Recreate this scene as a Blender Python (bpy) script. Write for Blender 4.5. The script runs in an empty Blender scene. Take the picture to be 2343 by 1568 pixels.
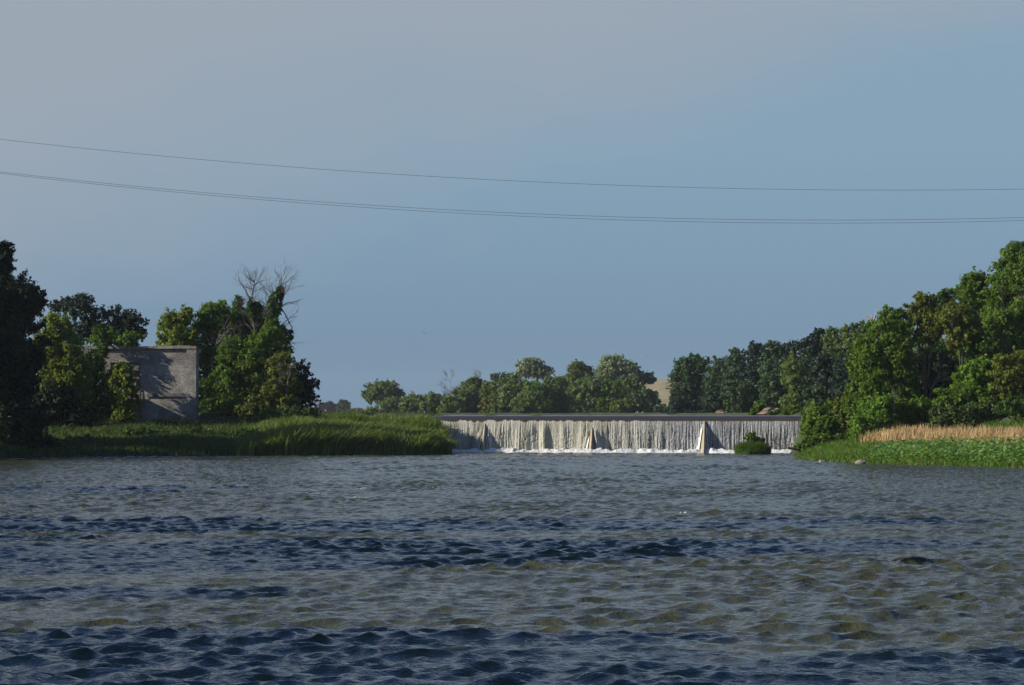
import bpy, math
import numpy as np
from mathutils import Vector, Matrix

S = bpy.context.scene
COL = S.collection
R = math.radians

# ------------------------------------------------------------------ camera
F = 5954.0                      # focal length in units of a 2342-wide picture
CAMZ, HORIZON = 4.6, 947.0
PITCH = math.atan((HORIZON - 784.0) / F)
cd = bpy.data.cameras.new('camera')
cd.sensor_width = 23.6
cd.lens = 23.6 * F / 2342.0
cd.clip_start, cd.clip_end = 0.5, 9000
cam = bpy.data.objects.new('camera', cd)
cam.location = (0, 0, CAMZ)
cam.rotation_euler = (math.pi / 2 + PITCH, 0, 0)
COL.objects.link(cam)
S.camera = cam

# ------------------------------------------------------------------ light
SUN_EL, SUN_AZ = 24.0, 101.0    # azimuth counted from the view direction towards the left
sd = bpy.data.lights.new('sun', 'SUN')
sd.energy, sd.angle, sd.color = 5.0, R(0.5), (1.0, 0.92, 0.78)
sun = bpy.data.objects.new('sun', sd)
sv = Vector((-math.sin(R(SUN_AZ)) * math.cos(R(SUN_EL)), math.cos(R(SUN_AZ)) * math.cos(R(SUN_EL)), math.sin(R(SUN_EL))))
sun.rotation_euler = sv.to_track_quat('Z', 'Y').to_euler()
sun.location = (-60, -20, 60)
COL.objects.link(sun)

W = bpy.data.worlds.new('World')
S.world = W
W.use_nodes = True
nt = W.node_tree
nt.nodes.clear()


def N(tree, kind, **kw):
    n = tree.nodes.new(kind)
    for k, v in kw.items():
        if k.startswith('i_'):
            n.inputs[k[2:].replace('_', ' ')].default_value = v
        else:
            setattr(n, k, v)
    return n


def math_node(tree, op, a, b=None, clamp=False):
    n = tree.nodes.new('ShaderNodeMath')
    n.operation, n.use_clamp = op, clamp
    for i, v in enumerate((a, b)):
        if v is None:
            continue
        if isinstance(v, (int, float)):
            n.inputs[i].default_value = v
        else:
            tree.links.new(v, n.inputs[i])
    return n.outputs[0]


def ramp(tree, fac, stops, interp='LINEAR'):
    n = tree.nodes.new('ShaderNodeValToRGB')
    cr = n.color_ramp
    cr.interpolation = interp
    while len(cr.elements) < len(stops):
        cr.elements.new(0.5)
    for e, (p, c) in zip(cr.elements, stops):
        e.position = p
        e.color = (*c, 1) if len(c) == 3 else c
    tree.links.new(fac, n.inputs[0])
    return n.outputs[0]


def mix(tree, fac, a, b, mode='MIX'):
    n = tree.nodes.new('ShaderNodeMix')
    n.data_type, n.blend_type = 'RGBA', mode
    for i, v in ((0, fac), (6, a), (7, b)):
        if isinstance(v, (int, float)):
            n.inputs[i].default_value = v
        elif isinstance(v, tuple):
            n.inputs[i].default_value = (*v, 1) if len(v) == 3 else v
        else:
            tree.links.new(v, n.inputs[i])
    return n.outputs[2]


SKY_K = 0.1
sky = N(nt, 'ShaderNodeTexSky', sky_type='NISHITA', sun_disc=False, sun_elevation=R(SUN_EL),
        sun_rotation=R(-SUN_AZ), altitude=400.0, air_density=1.0, dust_density=0.6, ozone_density=2.0)
tc = nt.nodes.new('ShaderNodeTexCoord')
sep = nt.nodes.new('ShaderNodeSeparateXYZ')
nt.links.new(tc.outputs['Generated'], sep.inputs[0])
# smoky low air: a band of grey blue haze near the horizon, thinning out upward, with soft grey cloud
el = sep.outputs[2]
band = ramp(nt, math_node(nt, 'MULTIPLY', el, 4.0, True), [
    (0.0, (.165, .262, .365)), (0.11, (.178, .278, .388)), (0.24, (.205, .320, .435)),
    (0.40, (.232, .358, .470)), (0.62, (.245, .365, .475)), (1.0, (.16, .27, .45))])
nz = N(nt, 'ShaderNodeTexNoise', i_Scale=7.0, i_Detail=3.0, i_Roughness=0.5)
mp = N(nt, 'ShaderNodeMapping')
mp.inputs['Scale'].default_value = (1, 1, 2.4)
mp.inputs['Location'].default_value = (3.1, 0.4, 1.7)
nt.links.new(tc.outputs['Generated'], mp.inputs[0])
nt.links.new(mp.outputs[0], nz.inputs['Vector'])
m = math_node(nt, 'MULTIPLY', sep.outputs[0], -2.4)
m = math_node(nt, 'ADD', m, math_node(nt, 'MULTIPLY', el, 9.6))
m = math_node(nt, 'ADD', m, math_node(nt, 'MULTIPLY', nz.outputs[0], 1.1))
m = math_node(nt, 'ADD', m, -1.25, True)
m = math_node(nt, 'SMOOTH_MIN', m, 0.9)
low = mix(nt, m, band, (.345, .384, .448))
low = mix(nt, 1.0, low, (.85 / SKY_K,) * 3, 'MULTIPLY')
up = nt.nodes.new('ShaderNodeMapRange')
up.interpolation_type = 'SMOOTHSTEP'
up.inputs[1].default_value, up.inputs[2].default_value = 0.17, 0.42
nt.links.new(el, up.inputs[0])
deep = mix(nt, 1.0, sky.outputs[0], (.46, .67, 1.0), 'MULTIPLY')
skyc = mix(nt, up.outputs[0], low, deep)
bg = nt.nodes.new('ShaderNodeBackground')
bg.inputs[1].default_value = SKY_K
nt.links.new(skyc, bg.inputs[0])
wo = nt.nodes.new('ShaderNodeOutputWorld')
nt.links.new(bg.outputs[0], wo.inputs[0])

S.view_settings.view_transform = 'Standard'
S.view_settings.look = 'None'
S.view_settings.exposure = 0.25
S.view_settings.gamma = 1.0
S.cycles.max_bounces = 6
S.cycles.transparent_max_bounces = 4
S.cycles.volume_bounces = 0


# ------------------------------------------------------------------ helpers
def pt(x, y, D):
    """world point that stands D metres ahead in the direction of picture position (x, y)"""
    c, s = math.cos(PITCH), math.sin(PITCH)
    v = (784.0 - y) / F
    k = D / (c - v * s)
    return np.array((k * (x - 1171.0) / F, D, CAMZ + k * (s + v * c)))


def tag(o, label=None, cat=None, group=None, kind=None):
    for k, v in (('label', label), ('category', cat), ('group', group), ('kind', kind)):
        if v:
            o[k] = v
    return o


def empty(name, loc, rz=0.0):
    o = bpy.data.objects.new(name, None)
    o.location, o.rotation_euler = loc, (0, 0, rz)
    o.empty_display_size = 0.5
    COL.objects.link(o)
    return o


def mesh_obj(name, V, Fc, mats, parent=None, smooth=False, midx=None):
    """V: (n,3) array, Fc: (m,k) array of equal-size faces or list of faces; vertices in the parent's space"""
    me = bpy.data.meshes.new(name)
    V = np.asarray(V, dtype=np.float32)
    if isinstance(Fc, np.ndarray):
        m, k = Fc.shape
        me.vertices.add(len(V))
        me.vertices.foreach_set('co', V.ravel())
        me.loops.add(m * k)
        me.loops.foreach_set('vertex_index', Fc.astype(np.int32).ravel())
        me.polygons.add(m)
        me.polygons.foreach_set('loop_start', np.arange(0, m * k, k, dtype=np.int32))
        me.update(calc_edges=True)
    else:
        me.from_pydata(V.tolist(), [], [list(f) for f in Fc])
        me.update()
    for mt in (mats if isinstance(mats, (list, tuple)) else [mats]):
        me.materials.append(mt)
    if midx is not None:
        me.polygons.foreach_set('material_index', np.asarray(midx, dtype=np.int32))
    if smooth:
        me.polygons.foreach_set('use_smooth', np.ones(len(me.polygons), dtype=bool))
    o = bpy.data.objects.new(name, me)
    COL.objects.link(o)
    if parent is not None:
        o.parent = parent
    return o


class MB:
    """collects solids, links them as one mesh object"""
    def __init__(s):
        s.v, s.f = [], []

    def add(s, vs, fs):
        b = len(s.v)
        s.v += [tuple(v) for v in vs]
        s.f += [tuple(i + b for i in f) for f in fs]

    def box(s, x0, x1, y0, y1, z0, z1):
        s.add([(x0, y0, z0), (x1, y0, z0), (x1, y1, z0), (x0, y1, z0), (x0, y0, z1), (x1, y0, z1), (x1, y1, z1), (x0, y1, z1)],
              [(0, 3, 2, 1), (4, 5, 6, 7), (0, 1, 5, 4), (1, 2, 6, 5), (2, 3, 7, 6), (3, 0, 4, 7)])

    def tube(s, P, rad, n=6):
        P = [np.asarray(p, float) for p in P]
        b = len(s.v)
        for i, p in enumerate(P):
            d = P[min(i + 1, len(P) - 1)] - P[max(i - 1, 0)]
            d = d / (np.linalg.norm(d) + 1e-9)
            a = np.cross(d, (0.31, 0.91, 0.27) if abs(d[1]) < .8 else (1, 0, 0))
            a /= np.linalg.norm(a)
            c = np.cross(d, a)
            for k in range(n):
                t = 2 * math.pi * k / n
                s.v.append(tuple(p + rad[i] * (math.cos(t) * a + math.sin(t) * c)))
        for i in range(len(P) - 1):
            for k in range(n):
                q = (k + 1) % n
                s.f.append((b + i * n + k, b + i * n + q, b + (i + 1) * n + q, b + (i + 1) * n + k))
        s.f.append(tuple(b + k for k in reversed(range(n))))
        s.f.append(tuple(b + (len(P) - 1) * n + k for k in range(n)))

    def build(s, name, mat, parent=None, smooth=False):
        return mesh_obj(name, np.array(s.v), s.f, mat, parent, smooth)


class Noise:
    """2-D value noise on numpy arrays"""
    def __init__(s, seed, n=256):
        s.g = np.random.default_rng(seed).random((n, n))
        s.n = n

    def __call__(s, x, y, oct=1):
        r, a, t = 0, 1.0, 0
        for _ in range(oct):
            xi, yi = np.floor(x).astype(int), np.floor(y).astype(int)
            fx, fy = x - xi, y - yi
            fx, fy = fx * fx * (3 - 2 * fx), fy * fy * (3 - 2 * fy)
            g, n = s.g, s.n
            v = (g[xi % n, yi % n] * (1 - fx) * (1 - fy) + g[(xi + 1) % n, yi % n] * fx * (1 - fy)
                 + g[xi % n, (yi + 1) % n] * (1 - fx) * fy + g[(xi + 1) % n, (yi + 1) % n] * fx * fy)
            r, t = r + a * v, t + a
            x, y, a = x * 2.03 + 17.3, y * 2.03 + 5.7, a * .5
        return r / t


# ------------------------------------------------------------------ materials
def new_mat(name):
    m = bpy.data.materials.new(name)
    m.use_nodes = True
    t = m.node_tree
    t.nodes.clear()
    out = t.nodes.new('ShaderNodeOutputMaterial')
    return m, t, out


def leaf_mat(name, a, b, transl=0.28, spot=None, spec=0.12):
    m, t, out = new_mat(name)
    geo = t.nodes.new('ShaderNodeNewGeometry')
    tco = t.nodes.new('ShaderNodeTexCoord')
    nz = N(t, 'ShaderNodeTexNoise', i_Scale=0.55, i_Detail=2.0)
    t.links.new(tco.outputs['Object'], nz.inputs['Vector'])
    f = math_node(t, 'ADD', math_node(t, 'MULTIPLY', geo.outputs['Random Per Island'], 0.7),
                  math_node(t, 'MULTIPLY', math_node(t, 'SUBTRACT', nz.outputs[0], 0.35), 1.2), True)
    c = mix(t, f, a, b)
    if spot:
        s = ramp(t, geo.outputs['Random Per Island'], [(0.90, (0, 0, 0)), (0.94, (1, 1, 1))])
        c = mix(t, s, c, spot)
    p = N(t, 'ShaderNodeBsdfPrincipled', i_Roughness=0.5)
    p.inputs['Specular IOR Level'].default_value = spec
    t.links.new(c, p.inputs['Base Color'])
    tr = t.nodes.new('ShaderNodeBsdfTranslucent')
    tcol = mix(t, 1.0, c, (1.25, 1.3, 0.6), 'MULTIPLY')
    t.links.new(tcol, tr.inputs[0])
    ms = t.nodes.new('ShaderNodeMixShader')
    ms.inputs[0].default_value = transl
    t.links.new(p.outputs[0], ms.inputs[1])
    t.links.new(tr.outputs[0], ms.inputs[2])
    t.links.new(ms.outputs[0], out.inputs[0])
    return m


def rough_mat(name, a, b, scale=1.5, rough=0.85, bump=0.3, detail=6.0, stretch=(1, 1, 1)):
    m, t, out = new_mat(name)
    tco = t.nodes.new('ShaderNodeTexCoord')
    mpn = t.nodes.new('ShaderNodeMapping')
    mpn.inputs['Scale'].default_value = stretch
    t.links.new(tco.outputs['Object'], mpn.inputs[0])
    nz = N(t, 'ShaderNodeTexNoise', i_Scale=scale, i_Detail=detail, i_Roughness=0.65)
    t.links.new(mpn.outputs[0], nz.inputs['Vector'])
    f = ramp(t, nz.outputs[0], [(0.35, (0, 0, 0)), (0.68, (1, 1, 1))])
    p = N(t, 'ShaderNodeBsdfPrincipled', i_Roughness=rough)
    t.links.new(mix(t, f, a, b), p.inputs['Base Color'])
    bp = N(t, 'ShaderNodeBump', i_Strength=bump, i_Distance=0.1)
    t.links.new(nz.outputs[0], bp.inputs['Height'])
    t.links.new(bp.outputs[0], p.inputs['Normal'])
    t.links.new(p.outputs[0], out.inputs[0])
    return m


LEAF = {
    'deep': leaf_mat('shade_darkened_leaves', (.011, .020, .007), (.022, .036, .012), 0.15),  # near black: the shade of bank and hollow is put into the leaf colour
    'oak': leaf_mat('oak_leaves', (0.024, 0.042, 0.024), (0.050, 0.073, 0.042), .15),
    'yellow': leaf_mat('yellow_green_leaves', (.110, .155, .018), (.200, .240, .036), 0.36),
    'mid': leaf_mat('mid_green_leaves', (.066, .128, .014), (.135, .215, .026), 0.36),
    'olive': leaf_mat('olive_leaves', (.090, .122, .018), (.160, .190, .034), 0.36, (.15, .115, .04)),
    'bright': leaf_mat('bright_green_leaves', (.090, .185, .018), (.180, .290, .038), 0.4),
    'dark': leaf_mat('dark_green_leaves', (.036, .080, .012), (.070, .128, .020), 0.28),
    'cedar': leaf_mat('cedar_needles', (0.016, 0.037, 0.023), (0.032, 0.060, 0.034), .10),
    'greyleaf': leaf_mat('grey_green_leaves', (.190, .225, .120), (.300, .340, .195), 0.38),
    'hill': leaf_mat('hillside_leaves', (.034, .070, .028), (.066, .112, .042), 0.22),
    'far': leaf_mat('far_leaves', (.085, .138, .036), (.160, .210, .062), 0.38),
    'rust': leaf_mat('reddish_leaves', (.060, .050, .034), (.095, .075, .050), .2),
    'green_reed': leaf_mat('reed_blades', (.085, .145, .028), (.185, .245, .070), 0.36, (.30, .24, .12)),
    'bank_grass': leaf_mat('bank_grass_blades', (.045, .088, .020), (.105, .145, .042), .3, (.20, .17, .07)),
    'lush_grass': leaf_mat('lush_grass_blades', (0.063, 0.149, 0.018), (0.149, 0.247, 0.040), .35, (.24, .20, .07)),
    'tan_reed': leaf_mat('dry_reed_blades', (.36, .245, .120), (.60, .445, .240), .2),
    'broad': leaf_mat('broad_leaves', (.150, .290, .070), (.260, .420, .150), 0.42, (.30, .24, .07), .5),
}
BARK = rough_mat('bark', (.06, .05, .04), (.13, .11, .09), 3, stretch=(1, 1, .25))
DEADWOOD = rough_mat('dead_wood', (.15, .12, .10), (.27, .23, .20), 3, stretch=(1, 1, .3))
TWIG = rough_mat('bare_twigs', (.09, .068, .056), (.155, .122, .105), 3)
PALEWOOD = rough_mat('pale_snag_wood', (.38, .30, .24), (.52, .43, .36), 3)
WETWOOD = rough_mat('wet_driftwood', (.035, .028, .022), (.07, .055, .045), 4)
CONC = rough_mat('wet_concrete', (.28, .23, .15), (.46, .39, .27), 1.2, .6)
DAMWALL = rough_mat('dark_wet_concrete', (.04, .036, .028), (.08, .07, .055), 1.0, .5)
RUST = rough_mat('rusty_steel', (.10, .028, .018), (.20, .055, .03), 3, .8)
SLAB = rough_mat('weathered_slab', (.10, .095, .085), (.18, .17, .155), 1.5)
ROCK = rough_mat('pale_rock', (.17, .15, .12), (.40, .36, .31), 6)
SOIL = rough_mat('bare_soil', (.13, .09, .06), (.27, .19, .135), .8, .95, .8)
WIRE = rough_mat('wire_metal', (.10, .105, .11), (.15, .155, .16), 1)
POLE = rough_mat('pole_wood', (.10, .08, .06), (.16, .13, .10), 3)
FEATHER = rough_mat('dark_feathers', (.02, .02, .02), (.05, .045, .04), 10)


def ground_mat():
    m, t, out = new_mat('ground_cover')
    tco = t.nodes.new('ShaderNodeTexCoord')
    nz = N(t, 'ShaderNodeTexNoise', i_Scale=0.25, i_Detail=8.0, i_Roughness=0.7)
    t.links.new(tco.outputs['Object'], nz.inputs['Vector'])
    gp = t.nodes.new('ShaderNodeSeparateXYZ')
    t.links.new(tco.outputs['Object'], gp.inputs[0])
    c = ramp(t, nz.outputs[0], [(0.3, (.022, .032, .012)), (0.5, (.040, .060, .018)), (0.7, (.075, .070, .032))])
    wet = math_node(t, 'MULTIPLY', math_node(t, 'SUBTRACT', 0.42, gp.outputs[2]), 6.0, True)
    c = mix(t, wet, c, (.060, .046, .030))
    p = N(t, 'ShaderNodeBsdfPrincipled', i_Roughness=0.95)
    t.links.new(c, p.inputs['Base Color'])
    bp = N(t, 'ShaderNodeBump', i_Strength=0.8, i_Distance=0.4)
    t.links.new(nz.outputs[0], bp.inputs['Height'])
    t.links.new(bp.outputs[0], p.inputs['Normal'])
    t.links.new(p.outputs[0], out.inputs[0])
    return m


def water_mat(name, base, bump, rough=0.06, s1=1.9, s2=6.5):
    m, t, out = new_mat(name)
    tco = t.nodes.new('ShaderNodeTexCoord')
    mpn = t.nodes.new('ShaderNodeMapping')
    mpn.inputs['Scale'].default_value = (0.8, 1.0, 1.0)
    t.links.new(tco.outputs['Object'], mpn.inputs[0])
    n1 = N(t, 'ShaderNodeTexNoise', i_Scale=s1, i_Detail=4.0, i_Roughness=0.62, i_Distortion=0.4)
    n2 = N(t, 'ShaderNodeTexNoise', i_Scale=s2, i_Detail=3.0, i_Roughness=0.6, i_Distortion=0.8)
    for n in (n1, n2):
        t.links.new(mpn.outputs[0], n.inputs['Vector'])
    h = math_node(t, 'ADD', n1.outputs[0], math_node(t, 'MULTIPLY', n2.outputs[0], 0.35))
    bp = N(t, 'ShaderNodeBump', i_Strength=bump, i_Distance=0.22)
    t.links.new(h, bp.inputs['Height'])
    silt = N(t, 'ShaderNodeTexNoise', i_Scale=0.05, i_Detail=3.0)
    t.links.new(mpn.outputs[0], silt.inputs['Vector'])
    c = mix(t, silt.outputs[0], tuple(v * .82 for v in base), tuple(v * 1.18 for v in base))
    p = N(t, 'ShaderNodeBsdfPrincipled', i_Roughness=rough, i_IOR=1.333)
    t.links.new(c, p.inputs['Base Color'])
    t.links.new(bp.outputs[0], p.inputs['Normal'])
    t.links.new(p.outputs[0], out.inputs[0])
    return m


def fall_mat():
    m, t, out = new_mat('falling_water')
    tco = t.nodes.new('ShaderNodeTexCoord')
    sp = t.nodes.new('ShaderNodeSeparateXYZ')
    t.links.new(tco.outputs['Object'], sp.inputs[0])

    def streak(sx, sz, detail, seed):
        mpn = t.nodes.new('ShaderNodeMapping')
        mpn.inputs['Scale'].default_value = (sx, 0.0, sz)
        mpn.inputs['Location'].default_value = (seed, 0, seed)
        t.links.new(tco.outputs['Object'], mpn.inputs[0])
        n = N(t, 'ShaderNodeTexNoise', i_Scale=1.0, i_Detail=detail, i_Roughness=0.6)
        t.links.new(mpn.outputs[0], n.inputs['Vector'])
        return n.outputs[0]
    fine = streak(7.5, 0.30, 4, 3.3)
    wide = streak(1.1, 0.10, 2, 9.1)
    speck = streak(7.0, 4.5, 3, 1.7)
    # the broad columns stand at one end of the weir (large x), the fine strands at the other
    side = math_node(t, 'MULTIPLY', math_node(t, 'SUBTRACT', sp.outputs[0], 14.0), 0.09, True)
    v = math_node(t, 'ADD', math_node(t, 'MULTIPLY', fine, math_node(t, 'SUBTRACT', 1.0, math_node(t, 'MULTIPLY', side, 0.55))),
                  math_node(t, 'MULTIPLY', wide, math_node(t, 'ADD', math_node(t, 'MULTIPLY', side, 0.75), 0.12)))
    v = math_node(t, 'ADD', v, math_node(t, 'MULTIPLY', math_node(t, 'SUBTRACT', speck, 0.5), 0.55))
    v = ramp(t, v, [(0.45, (0, 0, 0)), (0.70, (1, 1, 1))])
    # clear brown water over the crest turns white only where it breaks
    edge = math_node(t, 'MULTIPLY', math_node(t, 'SUBTRACT', wide, 0.5), math_node(t, 'MULTIPLY', side, 0.9))
    top = math_node(t, 'MULTIPLY', math_node(t, 'SUBTRACT', math_node(t, 'ADD', math_node(t, 'ADD', edge, math_node(t, 'MULTIPLY', fine, 0.12)), 3.72), sp.outputs[2]), 9.0, True)
    thin = mix(t, side, (.085, .085, .078), (.155, .145, .090))
    white = mix(t, side, (.42, .43, .43), (.43, .42, .34))
    c = mix(t, v, thin, white)
    glint_fleck = streak(9.0, 6.0, 2, 5.7)
    c = mix(t, ramp(t, glint_fleck, [(0.66, (0, 0, 0)), (0.72, (1, 1, 1))]), c, (.86, .86, .84))  # sparkle on the falls painted into the colour as white flecks
    c = mix(t, top, (.050, .042, .033), c)
    p = N(t, 'ShaderNodeBsdfPrincipled', i_IOR=1.333)
    t.links.new(c, p.inputs['Base Color'])
    t.links.new(math_node(t, 'ADD', math_node(t, 'MULTIPLY', top, 0.25), 0.10), p.inputs['Roughness'])
    bp = N(t, 'ShaderNodeBump', i_Distance=0.12)
    t.links.new(math_node(t, 'MULTIPLY', top, 0.9), bp.inputs['Strength'])
    t.links.new(math_node(t, 'ADD', fine, speck), bp.inputs['Height'])
    t.links.new(bp.outputs[0], p.inputs['Normal'])
    t.links.new(p.outputs[0], out.inputs[0])
    return m


def brick_mat():
    m, t, out = new_mat('old_brick')
    tco = t.nodes.new('ShaderNodeTexCoord')
    sp = t.nodes.new('ShaderNodeSeparateXYZ')
    t.links.new(tco.outputs['Object'], sp.inputs[0])
    cb = t.nodes.new('ShaderNodeCombineXYZ')
    t.links.new(math_node(t, 'ADD', sp.outputs[0], sp.outputs[1]), cb.inputs[0])
    t.links.new(sp.outputs[2], cb.inputs[1])
    br = N(t, 'ShaderNodeTexBrick', i_Scale=1.0)
    br.inputs['Brick Width'].default_value = 0.42
    br.inputs['Row Height'].default_value = 0.155
    br.inputs['Mortar Size'].default_value = 0.022
    br.inputs['Color1'].default_value = (.27, .245, .225, 1)
    br.inputs['Color2'].default_value = (.50, .47, .43, 1)
    br.inputs['Mortar'].default_value = (.42, .40, .37, 1)
    t.links.new(cb.outputs[0], br.inputs['Vector'])
    n1 = N(t, 'ShaderNodeTexNoise', i_Scale=0.55, i_Detail=6.0, i_Roughness=0.7)
    n2 = N(t, 'ShaderNodeTexNoise', i_Scale=5.0, i_Detail=4.0, i_Roughness=0.7)
    for n in (n1, n2):
        t.links.new(tco.outputs['Object'], n.inputs['Vector'])
    # rendered (plastered) lower wall, bare reddish brick towards the top
    g = math_node(t, 'ADD', math_node(t, 'MULTIPLY', math_node(t, 'SUBTRACT', sp.outputs[2], 7.3), 0.55), math_node(t, 'MULTIPLY', n1.outputs[0], 1.0), True)
    c = mix(t, math_node(t, 'ADD', math_node(t, 'MULTIPLY', g, 0.5), 0.5), (.40, .385, .36), br.outputs[0])
    c = mix(t, math_node(t, 'MULTIPLY', g, 0.3), c, (.38, .30, .24))
    st = ramp(t, n1.outputs[0], [(0.40, (0.48, 0.48, 0.48)), (0.60, (1.08, 1.06, 1.02))])
    c = mix(t, 0.8, c, st, 'MULTIPLY')
    st2 = ramp(t, n2.outputs[0], [(0.35, (0.7, 0.7, 0.7)), (0.6, (1, 1, 1))])
    c = mix(t, 0.7, c, st2, 'MULTIPLY')
    p = N(t, 'ShaderNodeBsdfPrincipled', i_Roughness=0.95)
    t.links.new(c, p.inputs['Base Color'])
    bp = N(t, 'ShaderNodeBump', i_Strength=1.0, i_Distance=0.08)
    t.links.new(math_node(t, 'ADD', math_node(t, 'MULTIPLY', br.outputs['Fac'], -0.8), math_node(t, 'MULTIPLY', n2.outputs[0], 1.6)), bp.inputs['Height'])
    t.links.new(bp.outputs[0], p.inputs['Normal'])
    t.links.new(p.outputs[0], out.inputs[0])
    return m


GROUND = ground_mat()
RIVER = water_mat('river_water', (.056, .059, .029), 0.52)
LAKE = water_mat('reservoir_water', (.08, .075, .055), 0.12, 0.05)
FALL = fall_mat()
BRICK = brick_mat()
GOLD = rough_mat('dry_hill_grass', (.22, .185, .10), (.33, .28, .16), .12, .95, .5)
FOAMM = rough_mat('white_foam', (.55, .55, .53), (.82, .82, .80), 2.2, .5, .8)

# ------------------------------------------------------------------ terrain
DAM_R, DAM_L = np.array((34.2, 305.3)), np.array((-42.0, 318.6))
DAM_LEN = float(np.linalg.norm(DAM_L - DAM_R))
DAM_E = (DAM_L - DAM_R) / DAM_LEN
DAM_N = np.array((DAM_E[1] * -1, DAM_E[0])) * 1.0
if DAM_N[1] > 0:
    DAM_N = -DAM_N
CREST = 4.39

DOWN = np.array([(-34, -140), (-32, 60), (-36, 120), (-46, 200), (-57, 262), (-54, 274), (-36, 283), (-20, 287.5), (-9, 290),
                 (-7.3, 293), (-6.9, 299), (-8, 306), (-10, 315), (34.0, 308), (33.0, 303), (31.3, 290), (28.5, 263), (30.5, 249),
                 (36.2, 234), (43, 219), (51, 190), (55, 100), (52, -140)], float)
UP = np.array([(-43, 321), (34.0, 307.6), (37, 340), (36, 450), (33, 560), (25, 640), (-45, 690), (-70, 860), (-75, 1000), (-100, 1700),
               (-260, 1750), (-230, 900), (-110, 600), (-60, 420)], float)


def sdist(X, Y, poly):
    """signed distance to a polygon, positive inside"""
    best = np.full(X.shape, 1e9)
    inside = np.zeros(X.shape, bool)
    for i in range(len(poly)):
        ax, ay = poly[i]
        bx, by = poly[(i + 1) % len(poly)]
        dx, dy = bx - ax, by - ay
        t = np.clip(((X - ax) * dx + (Y - ay) * dy) / (dx * dx + dy * dy), 0, 1)
        best = np.minimum(best, np.hypot(X - ax - t * dx, Y - ay - t * dy))
        c = (ay > Y) != (by > Y)
        inside ^= c & (X < dx * (Y - ay) / (dy if dy else 1e-9) + ax)
    return np.where(inside, best, -best)


GN = Noise(5)


def ground_z(X, Y):
    X, Y = np.broadcast_arrays(np.asarray(X, float), np.asarray(Y, float))
    dd = -sdist(X, Y, DOWN)          # distance from the river below the weir
    du = -sdist(X, Y, UP)            # distance from the water above it
    z = np.interp(dd, (-6, 0, 1, 4, 10, 20, 35, 80, 400), (-2, -.05, .3, .8, 1.45, 2.35, 3.3, 4.4, 4.7))
    z = z + (GN(X * .15, Y * .15, 3) - .5) * np.clip(dd, 0, 10) * .08
    bank = 4.75 - .4 * np.maximum(du - 1, 0) + np.clip(du, 0, 60) * .0
    below = (Y < np.interp(X, (-42, 34), (319.5, 306.5))) & (X < 34)
    bank = np.where(below, np.minimum(bank, 2.4), bank)
    z = np.where(dd > 0, np.maximum(z, bank), z)
    d = np.minimum(dd, np.maximum(du, 0))
    hill = np.clip((d - 13) * .5, 0, 13)
    hill = hill * np.clip((X - 15) / 12, 0, 1) * np.clip((640 - Y) / 70, 0, 1)
    z = z + np.where(dd > 0, hill, 0)
    z = np.where((du < 0), np.interp(-du, (0, .6, 4, 20), (4.5, 4.15, 3, 2)), z)
    return z


def gz(x, y):
    return float(ground_z(np.array([x]), np.array([y]))[0])


def ground():
    xs = np.concatenate([[-1500, -1000, -700, -480, -340, -250, -190, -150], np.arange(-125, 126, 1.1), [150, 190, 250, 340, 480, 700, 1000, 1500]])
    ys = np.concatenate([np.arange(-150, 0, 15), np.arange(0, 200, 5), np.arange(200, 330, 1.0), np.arange(330, 700, 4), np.geomspace(700, 3000, 40)])
    X, Y = np.meshgrid(xs, ys)
    V = np.stack([X, Y, ground_z(X, Y)], -1).reshape(-1, 3)
    nx, ny = len(xs), len(ys)
    i = np.arange(ny - 1)[:, None] * nx + np.arange(nx - 1)[None]
    Fc = np.stack([i, i + 1, i + nx + 1, i + nx], -1).reshape(-1, 4)
    o = mesh_obj('ground', V, Fc, GROUND, smooth=True)
    tag(o, kind='structure')


ground()

# far dry hill
def far_hill():
    n, k = 48, 20
    V, Fc = [], []
    cx, cy = 75.0, 1010.0
    for j in range(k + 1):
        r = j / k
        for i in range(n):
            a = 2 * math.pi * i / n
            h = 16.5 * (math.cos(r * math.pi) * .5 + .5) - 1.5
            V.append((cx + 112 * r * math.cos(a), cy + 130 * r * math.sin(a), 4.0 + h))
    for j in range(k):
        for i in range(n):
            q = (i + 1) % n
            Fc.append((j * n + i, (j + 1) * n + i, (j + 1) * n + q, j * n + q))
    tag(mesh_obj('hill', np.array(V), Fc, GOLD, smooth=True), kind='structure')


far_hill()

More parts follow.
